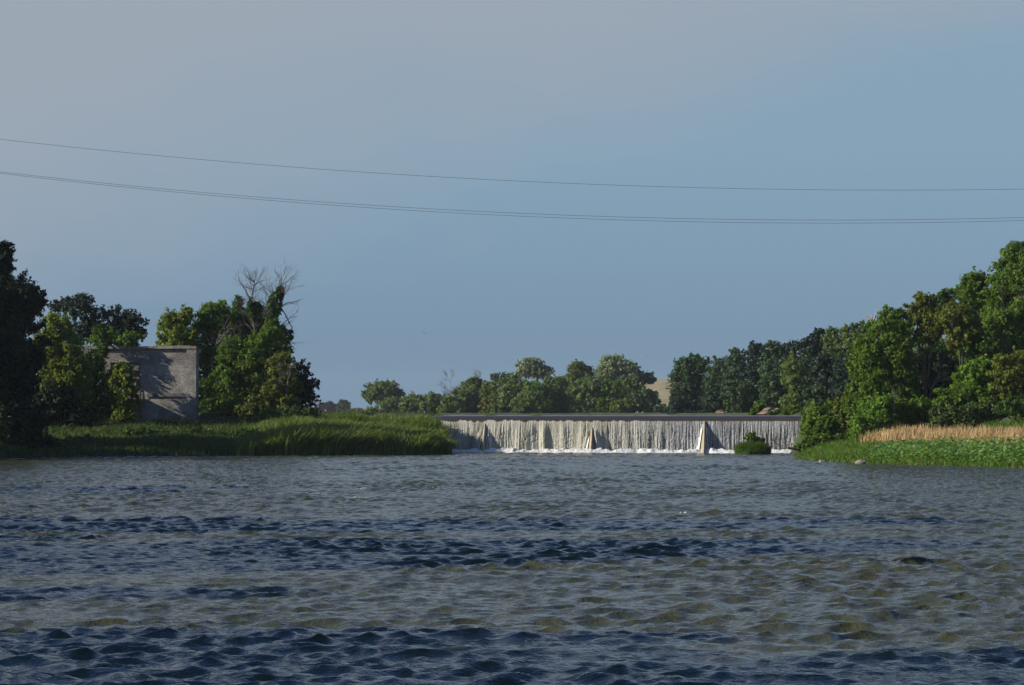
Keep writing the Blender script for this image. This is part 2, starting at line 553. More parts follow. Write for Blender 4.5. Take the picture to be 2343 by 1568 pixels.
# ------------------------------------------------------------------ river
def wave_height(X, Y):
    """height of the choppy surface and the sideways pull that sharpens its crests"""
    rng = np.random.default_rng(11)
    n1 = Noise(21)
    h, px, py = np.zeros(X.shape), np.zeros(X.shape), np.zeros(X.shape)
    for n, (lam0, lam1, cnt, rms, spread) in enumerate(((2.6, 6.0, 16, .015, 26), (.75, 2.4, 46, .0245, 38), (.38, .75, 44, .0105, 50))):
        g, gx, gy = np.zeros(X.shape), np.zeros(X.shape), np.zeros(X.shape)
        for _ in range(cnt):
            lam = math.exp(rng.uniform(math.log(lam0), math.log(lam1)))
            th = math.pi / 2 + rng.normal(0, R(spread)) + .1
            k = 2 * math.pi / lam
            ph = k * (X * math.cos(th) + Y * math.sin(th)) + rng.uniform(0, 6.28)
            g += np.sin(ph)
            c = np.cos(ph)
            gx += c * math.cos(th)
            gy += c * math.sin(th)
        f = rms / math.sqrt(cnt / 2)
        if n < 2:
            f = f * (.35 + 2.2 * n1(X * .16 + 40 * n, Y * .10 + 7, 2) ** 1.3)
        else:
            f = f * (.6 + .8 * n1(X * .4 + 11, Y * .2 + 3, 2))
        h += g * f
        px += gx * f
        py += gy * f
    att = np.interp(Y, (0, 60, 130, 200, 300), (1.05, 1.05, 1.0, .95, .9))
    h, px, py = h * att, px * att * 1.25, py * att * 1.25
    for x, y, a, wx, wy in ((2000, 1238, .24, 1.3, .9), (565, 1300, .26, .9, .6), (690, 1290, .2, .4, .5), (1930, 1392, .2, .9, .7),
                            (670, 1130, .42, 1.5, 1.6), (30, 1250, .28, .6, .7), (650, 1165, .42, 1.6, 1.4), (230, 1162, .34, 1.0, 1.0),
                            (850, 1118, .34, 1.0, 1.4), (1850, 1190, .22, 1.6, 1.2), (820, 1325, .15, .8, .6), (1080, 1440, .13, .6, .5),
                            (545, 1160, .34, .5, .8), (2160, 1235, .10, .8, .7), (1680, 1165, .25, 1.2, 1.0)):
        D = CAMZ * F / (y + 6 - HORIZON)
        cx = (x - 1171) / F * D
        h += .5 * a * np.exp(-((X - cx) / wx) ** 2 - ((Y - D) / wy) ** 2)
    return h, px, py


def river():
    ys = [-140, -60, -20, 5, 20, 30, 36]
    y = 39.0
    while y < 322:
        ys.append(y)
        y += max(.10, y * .00125)
    ys = np.array(ys)
    u = np.linspace(-1, 1, 760)
    W_ = np.maximum(.225 * ys, 8.5)
    X = W_[:, None] * u[None]
    X[:, 0], X[:, -1] = -140, 140
    X[:, 1], X[:, -2] = np.minimum(-62, X[:, 2] - 1), np.maximum(62, X[:, -3] + 1)
    Y = np.broadcast_to(ys[:, None], X.shape)
    Z, px, py = wave_height(X, Y)
    V = np.stack([X + px, Y + py, Z], -1).reshape(-1, 3)
    nx, ny = len(u), len(ys)
    i = np.arange(ny - 1)[:, None] * nx + np.arange(nx - 1)[None]
    Fc = np.stack([i, i + 1, i + nx + 1, i + nx], -1).reshape(-1, 4)
    tag(mesh_obj('river', V, Fc, RIVER, smooth=True), kind='structure')


river()

def whitecaps():
    rng = np.random.default_rng(41)
    Vs, Fs, n = [], [], 0
    for x, y, w_ in ((672, 1124, .9), (700, 1128, .5), (800, 1133, .4), (1010, 1112, .35), (830, 1118, .4), (1560, 1168, .2), (560, 1108, .4)):
        D = CAMZ * F / (y + 6 - HORIZON)
        cx = (x - 1171) / F * D
        for _ in range(int(60 * w_)):
            px, py = cx + rng.normal() * w_, D + rng.normal() * .35
            h = wave_height(np.array([[px]]), np.array([[py]]))[0][0, 0]
            r = rng.uniform(.02, .06)
            c = np.array((px, py, h + .01))
            k = np.array([(1, 0, 0), (0, 1, 0), (-1, 0, 0), (0, -1, 0), (0, 0, .6)]) * r * rng.uniform(.6, 1.4, 3)
            Vs.append(c + k)
            Fs += [(n, n + 1, n + 4), (n + 1, n + 2, n + 4), (n + 2, n + 3, n + 4), (n + 3, n, n + 4), (n + 3, n + 2, n + 1), (n + 3, n + 1, n)]
            n += 5
    tag(mesh_obj('whitecap_foam', np.concatenate(Vs), np.array(Fs), FOAMM), kind='stuff')


whitecaps()

# reservoir surface behind the weir
def reservoir():
    V = [(*(DAM_R + DAM_N * -1.5 + DAM_E * -6), CREST), (48, 340, CREST), (48, 450, CREST), (45, 560, CREST), (37, 660, CREST), (-38, 705, CREST),
         (-62, 870, CREST), (-66, 1000, CREST), (-92, 1720, CREST), (-275, 1760, CREST), (-245, 900, CREST), (-122, 600, CREST),
         (-70, 420, CREST), (*(DAM_L + DAM_N * -1.5 + DAM_E * 4), CREST)]
    tag(mesh_obj('reservoir_water', np.array(V), [tuple(range(len(V)))], LAKE), kind='structure')


reservoir()

# ------------------------------------------------------------------ weir: local x runs along it from its near end, local -y faces downstream
dam = empty('dam', (*DAM_R, 0), math.atan2(-DAM_E[1], -DAM_E[0]) + math.pi)
tag(dam, 'long low concrete weir with wedge buttresses, hidden under falling water', 'dam')
# frame check: local +x = DAM_E, local +y = DAM_E turned a quarter turn to the left -> faces downstream


def to_local_s(x):
    """distance along the weir of picture column x"""
    k = (x - 1171) / F
    # DAM_R + s*E ; X = k*Y
    return (k * DAM_R[1] - DAM_R[0]) / (DAM_E[0] - k * DAM_E[1])


OUT = 1.0   # sign of local y that points downstream
tv = np.array((-DAM_E[1], DAM_E[0]))
if tv @ DAM_N < 0:
    OUT = -1.0
w = MB()
w.box(-.5, DAM_LEN + 2, *sorted((0, -1.4 * OUT)), -1.5, 4.05)
w.build('wall', DAMWALL, dam)
w = MB()
w.box(-4.5, -.6, *sorted((-.2 * OUT, -2.0 * OUT)), -1, 4.9)
w.build('abutment', CONC, dam)
BUTT = [to_local_s(x) for x in (1111, 1356, 1612)]
for k, s in enumerate(BUTT):
    b = MB()
    hw, top = ((.64, 3.4), (.64, 3.1), (.72, 3.75))[k]
    V = [(s - hw, 0), (s - hw, 1.5), (s - .16, 3.3), (s + hw, 1.5), (s + hw, 0)]
    U = [(s - .1, 0), (s - .1, .5), (s - .03, .72), (s + .07, .55), (s + .1, 0)]
    b.add([(x, y * OUT + .02 * OUT, -.6) for x, y in V] + [(x, y * OUT + .02 * OUT, top) for x, y in U],
          [(i, (i + 1) % 5, (i + 1) % 5 + 5, i + 5) for i in range(5)] + [(9, 8, 7, 6, 5), (0, 1, 2, 3, 4)])
    b.build('buttress', CONC, dam)


def waterfall():
    n = 2300
    s = np.linspace(-.6, DAM_LEN, n)
    prof = np.array([(-1.6, 4.39), (-.95, 4.375), (-.5, 4.33), (-.1, 4.23), (.16, 4.10), (.34, 3.94), (.47, 3.75)])
    zs = np.linspace(3.55, -.3, 44)
    po = np.concatenate([prof[:, 0], .47 + .62 * np.sqrt(np.clip((3.75 - zs) / 4.0, 0, 1))])
    pz = np.concatenate([prof[:, 1], zs])
    Sg, Og = np.meshgrid(s, po)
    _, Zg = np.meshgrid(s, pz)
    n1, n2 = Noise(31), Noise(32)
    side = np.clip((Sg - 14) * .09, 0, 1)
    fallen = np.clip((3.9 - Zg) / 1.5, 0, 1)
    strand = (n1(Sg * 1.3 + .15 * n2(Sg * .8, Zg * .8), Zg * .12, 1) - .5) * .55 * side
    strand += (n1(Sg * 6.5 + 50 + .2 * n2(Sg * 2, Zg * 1.2), Zg * .25, 2) - .5) * (.22 - .06 * side)
    lump = (n2(Sg * 7 + 9, Zg * 5, 2) - .5) * .11 * np.clip((3.4 - Zg) / 1.5, 0, 1)
    Og = Og + strand * fallen + lump
    Og += .04 * np.sin(Sg * .9 + 1) * (Zg > 4.2) * 0
    for sb in BUTT:
        ds = np.abs(Sg - sb)
        P = 3.0 * np.clip(1 - Zg / 3.9, 0, 1)
        Og = Og + np.where(Sg > sb, .14, .30) * P * np.exp(-((ds - .70 * np.clip(1 - Zg / 4.2, 0, 1) - .16) / .24) ** 2) * np.clip((2.9 - Zg) * 1.2, 0, 1)
    V = np.stack([Sg, Og * OUT, Zg], -1).reshape(-1, 3)
    m = len(po)
    i = np.arange(m - 1)[:, None] * n + np.arange(n - 1)[None]
    Fc = np.stack([i, i + 1, i + n + 1, i + n], -1).reshape(-1, 4)
    if OUT > 0:
        Fc = Fc[:, ::-1]
    o = mesh_obj('waterfall', V, Fc, FALL, smooth=True)
    o.location, o.rotation_euler = dam.location, dam.rotation_euler
    tag(o, 'sheet of brown and white water pouring over the weir', 'waterfall', kind='structure')
    # churned foam along the foot
    n, m = 1500, 16
    s = np.linspace(-.5, DAM_LEN, n)
    t = np.linspace(0, 1, m)
    Sg, T = np.meshgrid(s, t)
    n3 = Noise(33)
    wd = 1.5 + 1.5 * n3(Sg * .35, Sg * 0 + 3.5, 2)
    hh = (.27 + .26 * n3(Sg * 1.7, T * 2.5 + 8, 3) ** 1.5 * 1.6) * np.sin(np.clip(T, 0, 1) * math.pi) ** .6
    for sb in BUTT:
        hh = hh + .12 * np.exp(-((np.abs(Sg - sb) - 1.0) / .45) ** 2) * np.sin(T * math.pi) * np.where(Sg < sb, 1.2, .7)
    Og = .75 + T * wd
    V = np.stack([Sg, Og * OUT, -.12 + hh * 1.25], -1).reshape(-1, 3)
    i = np.arange(m - 1)[:, None] * n + np.arange(n - 1)[None]
    Fc = np.stack([i, i + 1, i + n + 1, i + n], -1).reshape(-1, 4)
    if OUT > 0:
        Fc = Fc[:, ::-1]
    # white sheets that slide down beside each buttress
    for k, sb in enumerate(BUTT):
        hw, top = ((.64, 3.4), (.64, 3.1), (.72, 3.75))[k]
        zt = (2.2, 2.0, 3.3)[k]
        for sg in (1, -1):
            if k == 1 and sg < 0:
                zt = 1.1
            zz = np.linspace(-.1, zt, 26)
            uu = np.linspace(0, 1, 7)
            Zq, Uq = np.meshgrid(zz, uu, indexing='ij')
            f = np.clip(1 - Zq / zt, 0, 1)
            inner = hw * np.clip(1 - Zq / top, 0, 1) * .62 + .10
            wdt = .10 + .42 * f ** 1.2
            Xq = sb + sg * (inner + Uq * wdt + .10 * (n3(Zq * 3 + 5 * k, Uq * 0 + sg + 2) - .5) * Uq)
            fall = .47 + .62 * np.sqrt(np.clip((3.75 - Zq) / 4.0, 0, 1))
            Yq = fall + .14 + (1 - Uq) * .75 * f + .14 * (n3(Zq * 4 + 9, Uq * 4 + k, 2) - .3)
            base = len(V)
            V = np.concatenate([V, np.stack([Xq, Yq * OUT, Zq], -1).reshape(-1, 3)])
            ii = base + np.arange(25)[:, None] * 7 + np.arange(6)[None]
            Fc = np.concatenate([Fc, np.stack([ii, ii + 1, ii + 8, ii + 7], -1).reshape(-1, 4)])
    o = mesh_obj('foam', V, Fc, FOAMM, smooth=True)
    o.location, o.rotation_euler = dam.location, dam.rotation_euler
    tag(o, kind='stuff')


waterfall()


# ------------------------------------------------------------------ ruined brick building
def wall_with_hole(x0, x1, z0, z1, hx0, hx1, hz0, hz1, y0, y1):
    m = MB()
    o = [(x0, z0), (x1, z0), (x1, z1), (x0, z1)]
    h = [(hx0, hz0), (hx1, hz0), (hx1, hz1), (hx0, hz1)]
    v = [(a, y0, b) for a, b in o + h] + [(a, y1, b) for a, b in o + h]
    f = []
    for i in range(4):
        j = (i + 1) % 4
        f += [(i, j, j + 4, i + 4), (i + 8, i + 12, j + 12, j + 8), (i, i + 8, j + 8, j), (i + 4, j + 4, j + 12, i + 12)]
    m.add(v, f)
    return m


def building():
    D = 315.0
    p = pt(190, 967, D)
    root = empty('ruined_building', (p[0], p[1], 3.2), R(-6))
    tag(root, 'roofless ruined brick building with a recessed grey wall panel above the reeds', 'ruin')
    H, Wd = 9.6, 13.9
    wall_with_hole(.8, 12.75, -.5, H - .35, 3.3, 6.95, 4.45, 7.6, .25, .75).build('wall', BRICK, root)
    b = MB(); b.box(0, .8, 0, .8, -.5, H - .35); b.build('pilaster', BRICK, root)
    b = MB(); b.box(12.75, Wd, 0, .8, -.5, H - .35); b.build('pilaster', BRICK, root)
    # crumbling coping
    rng = np.random.default_rng(3)
    b = MB(); x = -.05
    while x < Wd:
        wdt = rng.uniform(.5, 1.3)
        x2 = min(x + wdt, Wd + .04)
        b.box(x, x2 - .004, -.06 - rng.uniform(0, .04), .85, H - .35, H + rng.uniform(-.16, .10))
        x = x2
    b.build('coping', BRICK, root)
    b = MB(); b.box(7.8, 12.74, .08, .25, 3.45, 3.85); b.build('belt_course', SLAB, root)
    b = MB(); b.box(Wd - .45, Wd - .003, .803, 1.5, -.5, H - .55); b.build('side_wall', BRICK, root)
    b = MB(); b.box(.003, .45, .803, 1.5, -.5, H - .5); b.build('side_wall', BRICK, root)
    b = MB(); b.box(.453, Wd - .453, 1.05, 1.5, -.5, H - 1.0); b.build('back_wall', BRICK, root)
    wf = MB()
    wf.box(6.80, 6.945, .34, .44, 4.46, 7.59); wf.box(3.31, 6.80, .34, .44, 6.40, 6.62)
    wf.box(3.31, 6.80, .34, .44, 4.46, 4.60); wf.box(5.4, 5.5, .35, .43, 4.60, 6.40); wf.box(4.2, 4.3, .35, .43, 4.60, 6.40)
    win = wf.build('window_frame', RUST, root)
    pn = MB(); pn.box(3.31, 6.94, .5, .56, 6.64, 7.59); pn.build('panel', SLAB, win)
    b = MB(); b.box(-4.2, 7.75, -2.4, .22, 2.88, 3.16); b.build('platform', SLAB, root)
    b = MB(); b.tube([(7.55, -2.2, -.5), (7.55, -2.2, 2.88)], [.13, .13], 8); b.build('post', RUST, root)
    b = MB(); b.tube([(1.5, -2.2, -.5), (1.5, -2.2, 2.88)], [.13, .13], 8); b.build('post', RUST, root)
    b = MB()
    for xx in (2.5, 5.2, 7.6):
        b.box(xx, xx + .09, -2.3, -2.21, 3.16, 4.7)
    b.box(2.5, 7.69, -2.305, -2.205, 4.70, 4.78); b.box(2.59, 5.2, -2.29, -2.22, 3.9, 3.96); b.box(5.29, 7.6, -2.29, -2.22, 3.9, 3.96)
    b.box(7.6, 7.69, -2.2, .1, 4.62, 4.7)
    b.build('railing', RUST, root)
    b = MB(); b.box(4.4, 9.9, -3.0, -2.65, -.6, 1.55); b.build('loading_wall', BRICK, root)
    b = MB(); b.box(-4.1, -3.5, -2.3, -1.8, -.6, 2.88); b.build('pier', SLAB, root)


building()


# ------------------------------------------------------------------ vegetation
LN = np.random.default_rng(77)


def leaf_mesh(C, Nrm, size, rng, aspect=.55, fold=.12):
    """diamond leaf clumps centred at C, facing Nrm"""
    n = len(C)
    a = rng.normal(size=(n, 3))
    T = np.cross(Nrm, a)
    T /= np.linalg.norm(T, axis=1, keepdims=True) + 1e-9
    B = np.cross(Nrm, T)
    L = (size * rng.uniform(.55, 1.45, n))[:, None]
    w = L * aspect * rng.uniform(.7, 1.3, (n, 1))
    off = Nrm * L * fold
    V = np.stack([C - T * L, C - B * w + off, C + T * L, C + B * w + off], 1).reshape(-1, 3)
    return V, np.arange(n * 4).reshape(n, 4)


def unit(v):
    return v / (np.linalg.norm(v, axis=-1, keepdims=True) + 1e-9)


def crown_points(blobs, D, leaf, cover, rng, lobe=.34, dens=1.0):
    Cs, Ns, tops = [], [], []
    for bl in blobs:
        x, y, rx, ry = bl[:4]
        dd = bl[4] if len(bl) > 4 else rng.uniform(-.25, .25) * rx * D / F
        c = pt(x, y, D + dd)
        k = D / F
        Rv = np.array((rx * k, .85 * (rx * ry) ** .5 * k, ry * k))
        rm = (rx * ry) ** .5 * k
        tops.append((c, Rv))
        nl = int(np.clip(9 + rm * 5 * dens, 10, 46))
        d = unit(rng.normal(size=(nl, 3)))
        rad = rng.uniform(.55, .90, nl)
        lc = c + d * Rv * rad[:, None]
        lr = rm * lobe * rng.uniform(.55, 1.15, nl)
        for p, r, dv in zip(lc, lr, d):
            n = int(max(12, cover * 9 * r * r / (leaf * leaf)))
            q = unit(rng.normal(size=(n, 3)))
            q[:, 2] += .15
            rr = r * (rng.uniform(.15, 1.0, n) ** .5 + .22 * np.abs(rng.normal(size=n)))
            pos = p + q * rr[:, None] * rng.uniform(.65, 1.35, 3) * np.array((1.05, 1.05, .9))
            Cs.append(pos)
            Ns.append(unit(q * .8 + dv * .35 + rng.normal(size=(n, 3)) * .55 + np.array((0, 0, .25))))
        # loose sprigs that break the outline
        ns = int(nl * 1.4)
        d = unit(rng.normal(size=(ns, 3)))
        for dv in d:
            n = int(max(8, cover * rng.uniform(.25, .6) * rm * rm * .5 / (leaf * leaf)))
            p = c + dv * Rv * rng.uniform(.85, 1.12)
            Cs.append(p + rng.normal(size=(n, 3)) * rm * rng.uniform(.04, .10) + dv * rng.uniform(-.2, .1, (n, 1)) * rm)
            Ns.append(unit(rng.normal(size=(n, 3)) + dv * .5))
        # leaves inside, so that the crown is not hollow
        n = int(cover * 3.0 * rm * rm / (leaf * leaf))
        q = unit(rng.normal(size=(n, 3))) * (rng.random((n, 1)) ** .45) * .78
        Cs.append(c + q * Rv)
        Ns.append(unit(rng.normal(size=(n, 3))))
    return np.concatenate(Cs), np.concatenate(Ns), tops


def skirt_blobs(blobs, D, zb):
    """low leafy growth from the underside of the crown down to the ground"""
    yb = HORIZON + (CAMZ - zb) * F / D
    x0 = min(b[0] - .75 * b[2] for b in blobs)
    x1 = max(b[0] + .75 * b[2] for b in blobs)
    out = []
    n = max(1, int(round((x1 - x0) / 55)))
    for k in range(n):
        xc = x0 + (k + .5) * (x1 - x0) / n
        rx = max(.62 * (x1 - x0) / n, 8)
        under = [b[1] + b[3] * .6 for b in blobs if abs(b[0] - xc) < b[2]]
        y = max(under) if under else max(b[1] for b in blobs)
        while y < yb - 4:
            ry = min(rx * .9, max((yb - y) * .6, 6))
            out.append((xc, y + ry * .5, rx, ry))
            y += ry * 1.3
    return out


def limbs(mb, base, tops, rng, r0, D):
    """trunk from the ground, a limb to each mass of the crown, side branches into it"""
    cs = [t[0] for t in tops]
    low = min(c[2] - t[1][2] for c, t in zip(cs, tops))
    zf = max(base[2] + .25 * (max(c[2] for c in cs) - base[2]), min(low, base[2] + 4))
    mean = np.mean(cs, axis=0)
    fork = np.array((base[0] + (mean[0] - base[0]) * .3, base[1] + (mean[1] - base[1]) * .3, zf))
    mid = (base + fork) / 2 + rng.normal(size=3) * (.12, .12, 0)
    mb.tube([base - (0, 0, .6), mid, fork], [r0 * 1.25, r0, r0 * .85], 8)
    for c, (_, Rv) in zip(cs, tops):
        m = (fork + c) / 2 + rng.normal(size=3) * Rv * .15
        mb.tube([fork, m, c, c + (0, 0, Rv[2] * .55)], [r0 * .7, r0 * .5, r0 * .3, r0 * .08], 6)
        for _ in range(4):
            e = c + unit(rng.normal(size=3)) * Rv * .8
            s = c + (m - c) * rng.uniform(0, .6)
            mb.tube([s, (s + e) / 2 + rng.normal(size=3) * Rv * .06, e], [r0 * .26, r0 * .17, r0 * .04], 5)


TWIG_MIN = .014


def twigs(mb, p, d, length, rad, depth, rng, spread=.55, up=.12):
    """recursive bare branching"""
    d = unit(np.asarray(d, float))
    P, rr = [np.asarray(p, float)], [rad]
    for k in range(3):
        d = unit(d + rng.normal(size=3) * .14 + np.array((0, 0, up * .3)))
        P.append(P[-1] + d * length / 3)
        rr.append(rad * (1 - .2 * (k + 1)))
    mb.tube(P, rr, 5 if depth > 1 else 4)
    if depth <= 0:
        return
    for _ in range(int(rng.integers(2, 4)) + (1 if depth < 3 else 0)):
        k = int(rng.integers(1, 4))
        nd = unit(d + rng.normal(size=3) * spread + np.array((0, 0, up)))
        twigs(mb, P[k], nd, length * rng.uniform(.5, .8), max(rr[k] * .58, TWIG_MIN), depth - 1, rng, spread, up)


def tree(name, label, cat, D, blobs, leafmat, seed, leaf=.175, cover=1.0, bx=None, r0=None, group=None, lobe=.30, dens=1.3, bark=BARK, skirt=True):
    rng = np.random.default_rng(seed)
    bx = bx if bx is not None else float(np.mean([b[0] for b in blobs]))
    X = (bx - 1171) / F * D
    base = np.array((X, D, gz(X, D)))
    C, Nn, tops = crown_points(blobs + (skirt_blobs(blobs, D, base[2]) if skirt else []), D, leaf, cover, rng, lobe, dens)
    ok = C[:, 2] > base[2] - .5
    C, Nn = C[ok] - base, Nn[ok]
    root = empty(name, base)
    tag(root, label, cat, group)
    V, Fc = leaf_mesh(C, Nn, leaf, rng)
    small = name in ('bush', 'shrub', 'willow_shrub', 'vine_clump')
    mesh_obj('foliage' if small else 'crown', V, Fc, LEAF[leafmat], root)
    tops = tops[:len(blobs)]
    mb = MB()
    if r0 is None:
        r0 = .045 * max(b[3] for b in blobs) * D / F + .06
    limbs(mb, np.zeros(3), [(t[0] - base, t[1]) for t in tops], rng, r0, D)
    mb.build('stem' if small else 'trunk', bark, root, True)
    return root


def dead_tree(name, label, D, x, y, starts, seed, mat=TWIG, cat='dead tree', group=None, spread=.5, up=.12):
    """bare tree: trunk from the ground to (x, y), then branch starts (dx, dz, length, radius, depth)"""
    global TWIG_MIN
    TWIG_MIN = .012 * max(1, D / 320)
    rng = np.random.default_rng(seed)
    X = (x - 1171) / F * D
    base = np.array((X, D, gz(X, D)))
    f = pt(x, y, D) - base
    root = empty(name, base)
    tag(root, label, cat, group)
    r = max(s[3] for s in starts)
    mb = MB()
    mb.tube([(0, 0, -.5), f * .5 + rng.normal(size=3) * .15, f], [r * 1.5, r * 1.25, r * 1.05], 7)
    mb.build('trunk', BARK if mat is not PALEWOOD else mat, root, True)
    mb = MB()
    for dx, dz, ln, rad, dep in starts:
        twigs(mb, f, (dx, rng.normal() * .25, dz), ln, rad, dep, rng, spread, up)
    mb.build('branches', mat, root, True)
    return root


T = tree
# --- left bank
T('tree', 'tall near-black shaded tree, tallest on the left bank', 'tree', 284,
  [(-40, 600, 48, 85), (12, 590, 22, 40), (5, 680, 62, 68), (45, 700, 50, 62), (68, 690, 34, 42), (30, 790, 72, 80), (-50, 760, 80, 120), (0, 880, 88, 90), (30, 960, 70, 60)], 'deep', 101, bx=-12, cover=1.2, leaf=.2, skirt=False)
T('tree', 'pale yellow-green tree between the black tree and the brick ruin', 'tree', 304,
  [(128, 750, 36, 38), (112, 790, 36, 40), (150, 800, 40, 45), (165, 850, 45, 50), (120, 860, 45, 50)], 'yellow', 102, cover=1.1)
T('oak_tree', 'dark blue-green oak with a knobbly crown rising behind the pale yellow-green tree', 'tree', 338,
  [(188, 705, 34, 34), (150, 700, 22, 20), (226, 718, 24, 20), (128, 700, 15, 18), (190, 755, 48, 34)], 'oak', 103, bx=190, lobe=.25, skirt=False)
T('oak_tree', 'dark rounded oak standing directly behind the top of the brick ruin', 'tree', 338,
  [(268, 728, 34, 26), (305, 742, 30, 28), (318, 765, 22, 18), (270, 765, 42, 28)], 'oak', 104, bx=272, lobe=.25, skirt=False)
T('bush', 'green bushes showing just over the ruin roofline below the rounded oak', 'bush', 326,
  [(235, 775, 40, 22), (290, 778, 38, 18)], 'mid', 105)
T('vine_clump', 'dark vine hanging over the roof edge of the brick ruin', 'vine', 313.4,
  [(232, 765, 18, 26), (235, 800, 13, 26), (228, 830, 12, 22)], 'dark', 106, leaf=.2, r0=.06, skirt=False)
T('bush', 'yellow-tipped bush in front of the ruin window', 'bush', 309,
  [(282, 855, 24, 28), (292, 885, 26, 24), (265, 880, 20, 22)], 'yellow', 107, leaf=.3)
T('bush', 'dark green bush climbing the left edge of the ruin wall', 'bush', 310,
  [(205, 835, 38, 32), (235, 862, 24, 24), (190, 880, 45, 45), (230, 905, 40, 30)], 'dark', 108)
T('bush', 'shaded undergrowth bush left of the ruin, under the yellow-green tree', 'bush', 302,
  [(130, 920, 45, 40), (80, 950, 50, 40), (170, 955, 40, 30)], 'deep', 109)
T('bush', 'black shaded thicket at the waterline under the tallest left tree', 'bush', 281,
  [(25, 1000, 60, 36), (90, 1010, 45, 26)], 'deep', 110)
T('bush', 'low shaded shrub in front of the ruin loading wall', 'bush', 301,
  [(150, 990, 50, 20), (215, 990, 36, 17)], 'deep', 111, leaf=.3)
T('tree', 'unseen thin-leaved tree added left of the tallest black tree to dapple the ruin wall', 'tree', 308,
  [(-105, 780, 60, 62), (-75, 850, 55, 55), (-130, 860, 55, 60), (-95, 720, 40, 40)], 'dark', 112, cover=.16, bx=-100, skirt=False)  # added out of view, crown kept sparse so its shadow dapples the ruin
T('shrub', 'dark low shrub in the bank grass below the ruin window', 'shrub', 294, [(320, 990, 40, 12), (365, 994, 30, 10)], 'dark', 113)
T('shrub', 'dark low shrub in the bank grass below the right corner of the ruin', 'shrub', 295, [(440, 990, 46, 13), (490, 994, 30, 10)], 'dark', 114)
T('shrub', 'small dark shrub where the bank grass gives way to tall reeds', 'shrub', 294, [(560, 992, 34, 11)], 'dark', 115)
T('shrub', 'blackish shrub low on the bank between the thicket and the ruin', 'shrub', 290, [(180, 1012, 46, 14), (240, 1015, 36, 11)], 'deep', 116)
# --- trees right of the ruin
T('tree', 'yellow-green tree rising just behind the right end of the ruin roof', 'tree', 323,
  [(398, 745, 34, 40), (378, 765, 22, 28), (425, 722, 22, 24), (415, 780, 38, 38)], 'yellow', 120, bx=410)
T('tree', 'full mid-green tree next to the right corner of the ruin', 'tree', 325,
  [(487, 730, 34, 44), (470, 780, 42, 48), (510, 770, 44, 50), (500, 708, 26, 22), (478, 850, 40, 52)], 'mid', 121, bx=488)
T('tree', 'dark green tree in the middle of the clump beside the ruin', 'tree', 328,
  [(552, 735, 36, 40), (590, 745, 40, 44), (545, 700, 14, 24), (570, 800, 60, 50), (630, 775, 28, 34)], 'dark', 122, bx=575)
T('tree', 'leafy green tree wrapped round the base of the dead-topped tree', 'tree', 319,
  [(604, 790, 34, 36), (640, 800, 30, 32), (575, 815, 40, 34), (622, 755, 24, 28), (530, 810, 34, 40)], 'mid', 127, bx=600, cover=1.2)
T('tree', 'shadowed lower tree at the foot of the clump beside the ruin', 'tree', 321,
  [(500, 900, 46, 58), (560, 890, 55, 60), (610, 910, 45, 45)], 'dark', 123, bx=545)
T('tree', 'yellowing bushy tree on the right front of the clump', 'tree', 315,
  [(640, 840, 36, 34), (622, 880, 42, 34), (655, 885, 36, 32), (560, 842, 24, 16), (595, 920, 30, 16)], 'olive', 124, bx=628)
T('tree', 'dark leaning tree overhanging the reeds at the right edge of the clump', 'tree', 318,
  [(688, 852, 28, 26), (712, 880, 20, 14), (676, 890, 34, 32), (700, 905, 22, 14), (660, 925, 34, 20)], 'deep', 125, bx=655)
T('shrub', 'rounded grey-green shrub at the reed edge below the leaning tree', 'shrub', 309,
  [(640, 950, 44, 14), (690, 948, 38, 14), (600, 958, 36, 10)], 'bank_grass', 126, leaf=.28)
d = dead_tree('dead_topped_tree', 'dead-topped tree with two bare twiggy leaders above the clump', 323, 592, 790,
              [(-.35, 1.0, 5.0, .13, 1), (.45, 1.0, 5.5, .15, 1), (.9, .5, 3.4, .05, 2)], 130, spread=.4)
def leaders():
    rng = np.random.default_rng(131)
    base = np.array(d.location)
    mb = MB()
    for pts, r in (([(592, 800), (580, 740), (574, 690), (583, 640)], .13), ([(598, 800), (612, 740), (632, 690), (645, 650)], .15)):
        P = [pt(x, y, 322) - base for x, y in pts]
        mb.tube(P, [r, r * .8, r * .6, r * .4], 6)
        for k in (1, 2, 3):
            for _ in range(5 + 3 * k):
                s = P[k] + (P[k - 1] - P[k]) * rng.uniform(0, .8)
                twigs(mb, s, (rng.normal() * .8, rng.normal() * .5, rng.uniform(.2, 1.2)), rng.uniform(1.2, 2.3), .045, 2, rng, .45, .2)
    for sx, sy, ex, ey in ((600, 790, 682, 712), (640, 705, 676, 690), (640, 700, 672, 760), (630, 780, 670, 785), (574, 690, 545, 640)):
        P = pt(sx, sy, 322) - base
        Q = pt(ex, ey, 322) - base
        mb.tube([P, (P + Q) / 2 + (0, 0, .25), Q], [.09, .06, .015], 5)
        for t in (.4, .6, .8, .95):
            twigs(mb, P + (Q - P) * t, (Q - P) / np.linalg.norm(Q - P) + rng.normal(size=3) * .4, 1.0, .03, 1, rng, .5, -.1)
    mb.build('leader', TWIG, d, True)
    C, Nn, _ = crown_points([(576, 705, 9, 26), (590, 715, 8, 20), (628, 700, 13, 30), (640, 672, 9, 16), (618, 740, 16, 24), (650, 770, 18, 22)], 322, .3, .8, rng)
    V, Fc = leaf_mesh(C - base, Nn, .3, rng)
    mesh_obj('crown', V, Fc, LEAF['dark'], d)
leaders()
dead_tree('bare_tree', 'small bare grey forked tree in front of the clump beside the ruin', 319, 556, 850,
          [(-.4, 1, 2.6, .10, 3), (.5, .9, 2.6, .09, 3), (.1, 1, 2.4, .08, 3)], 132, DEADWOOD)
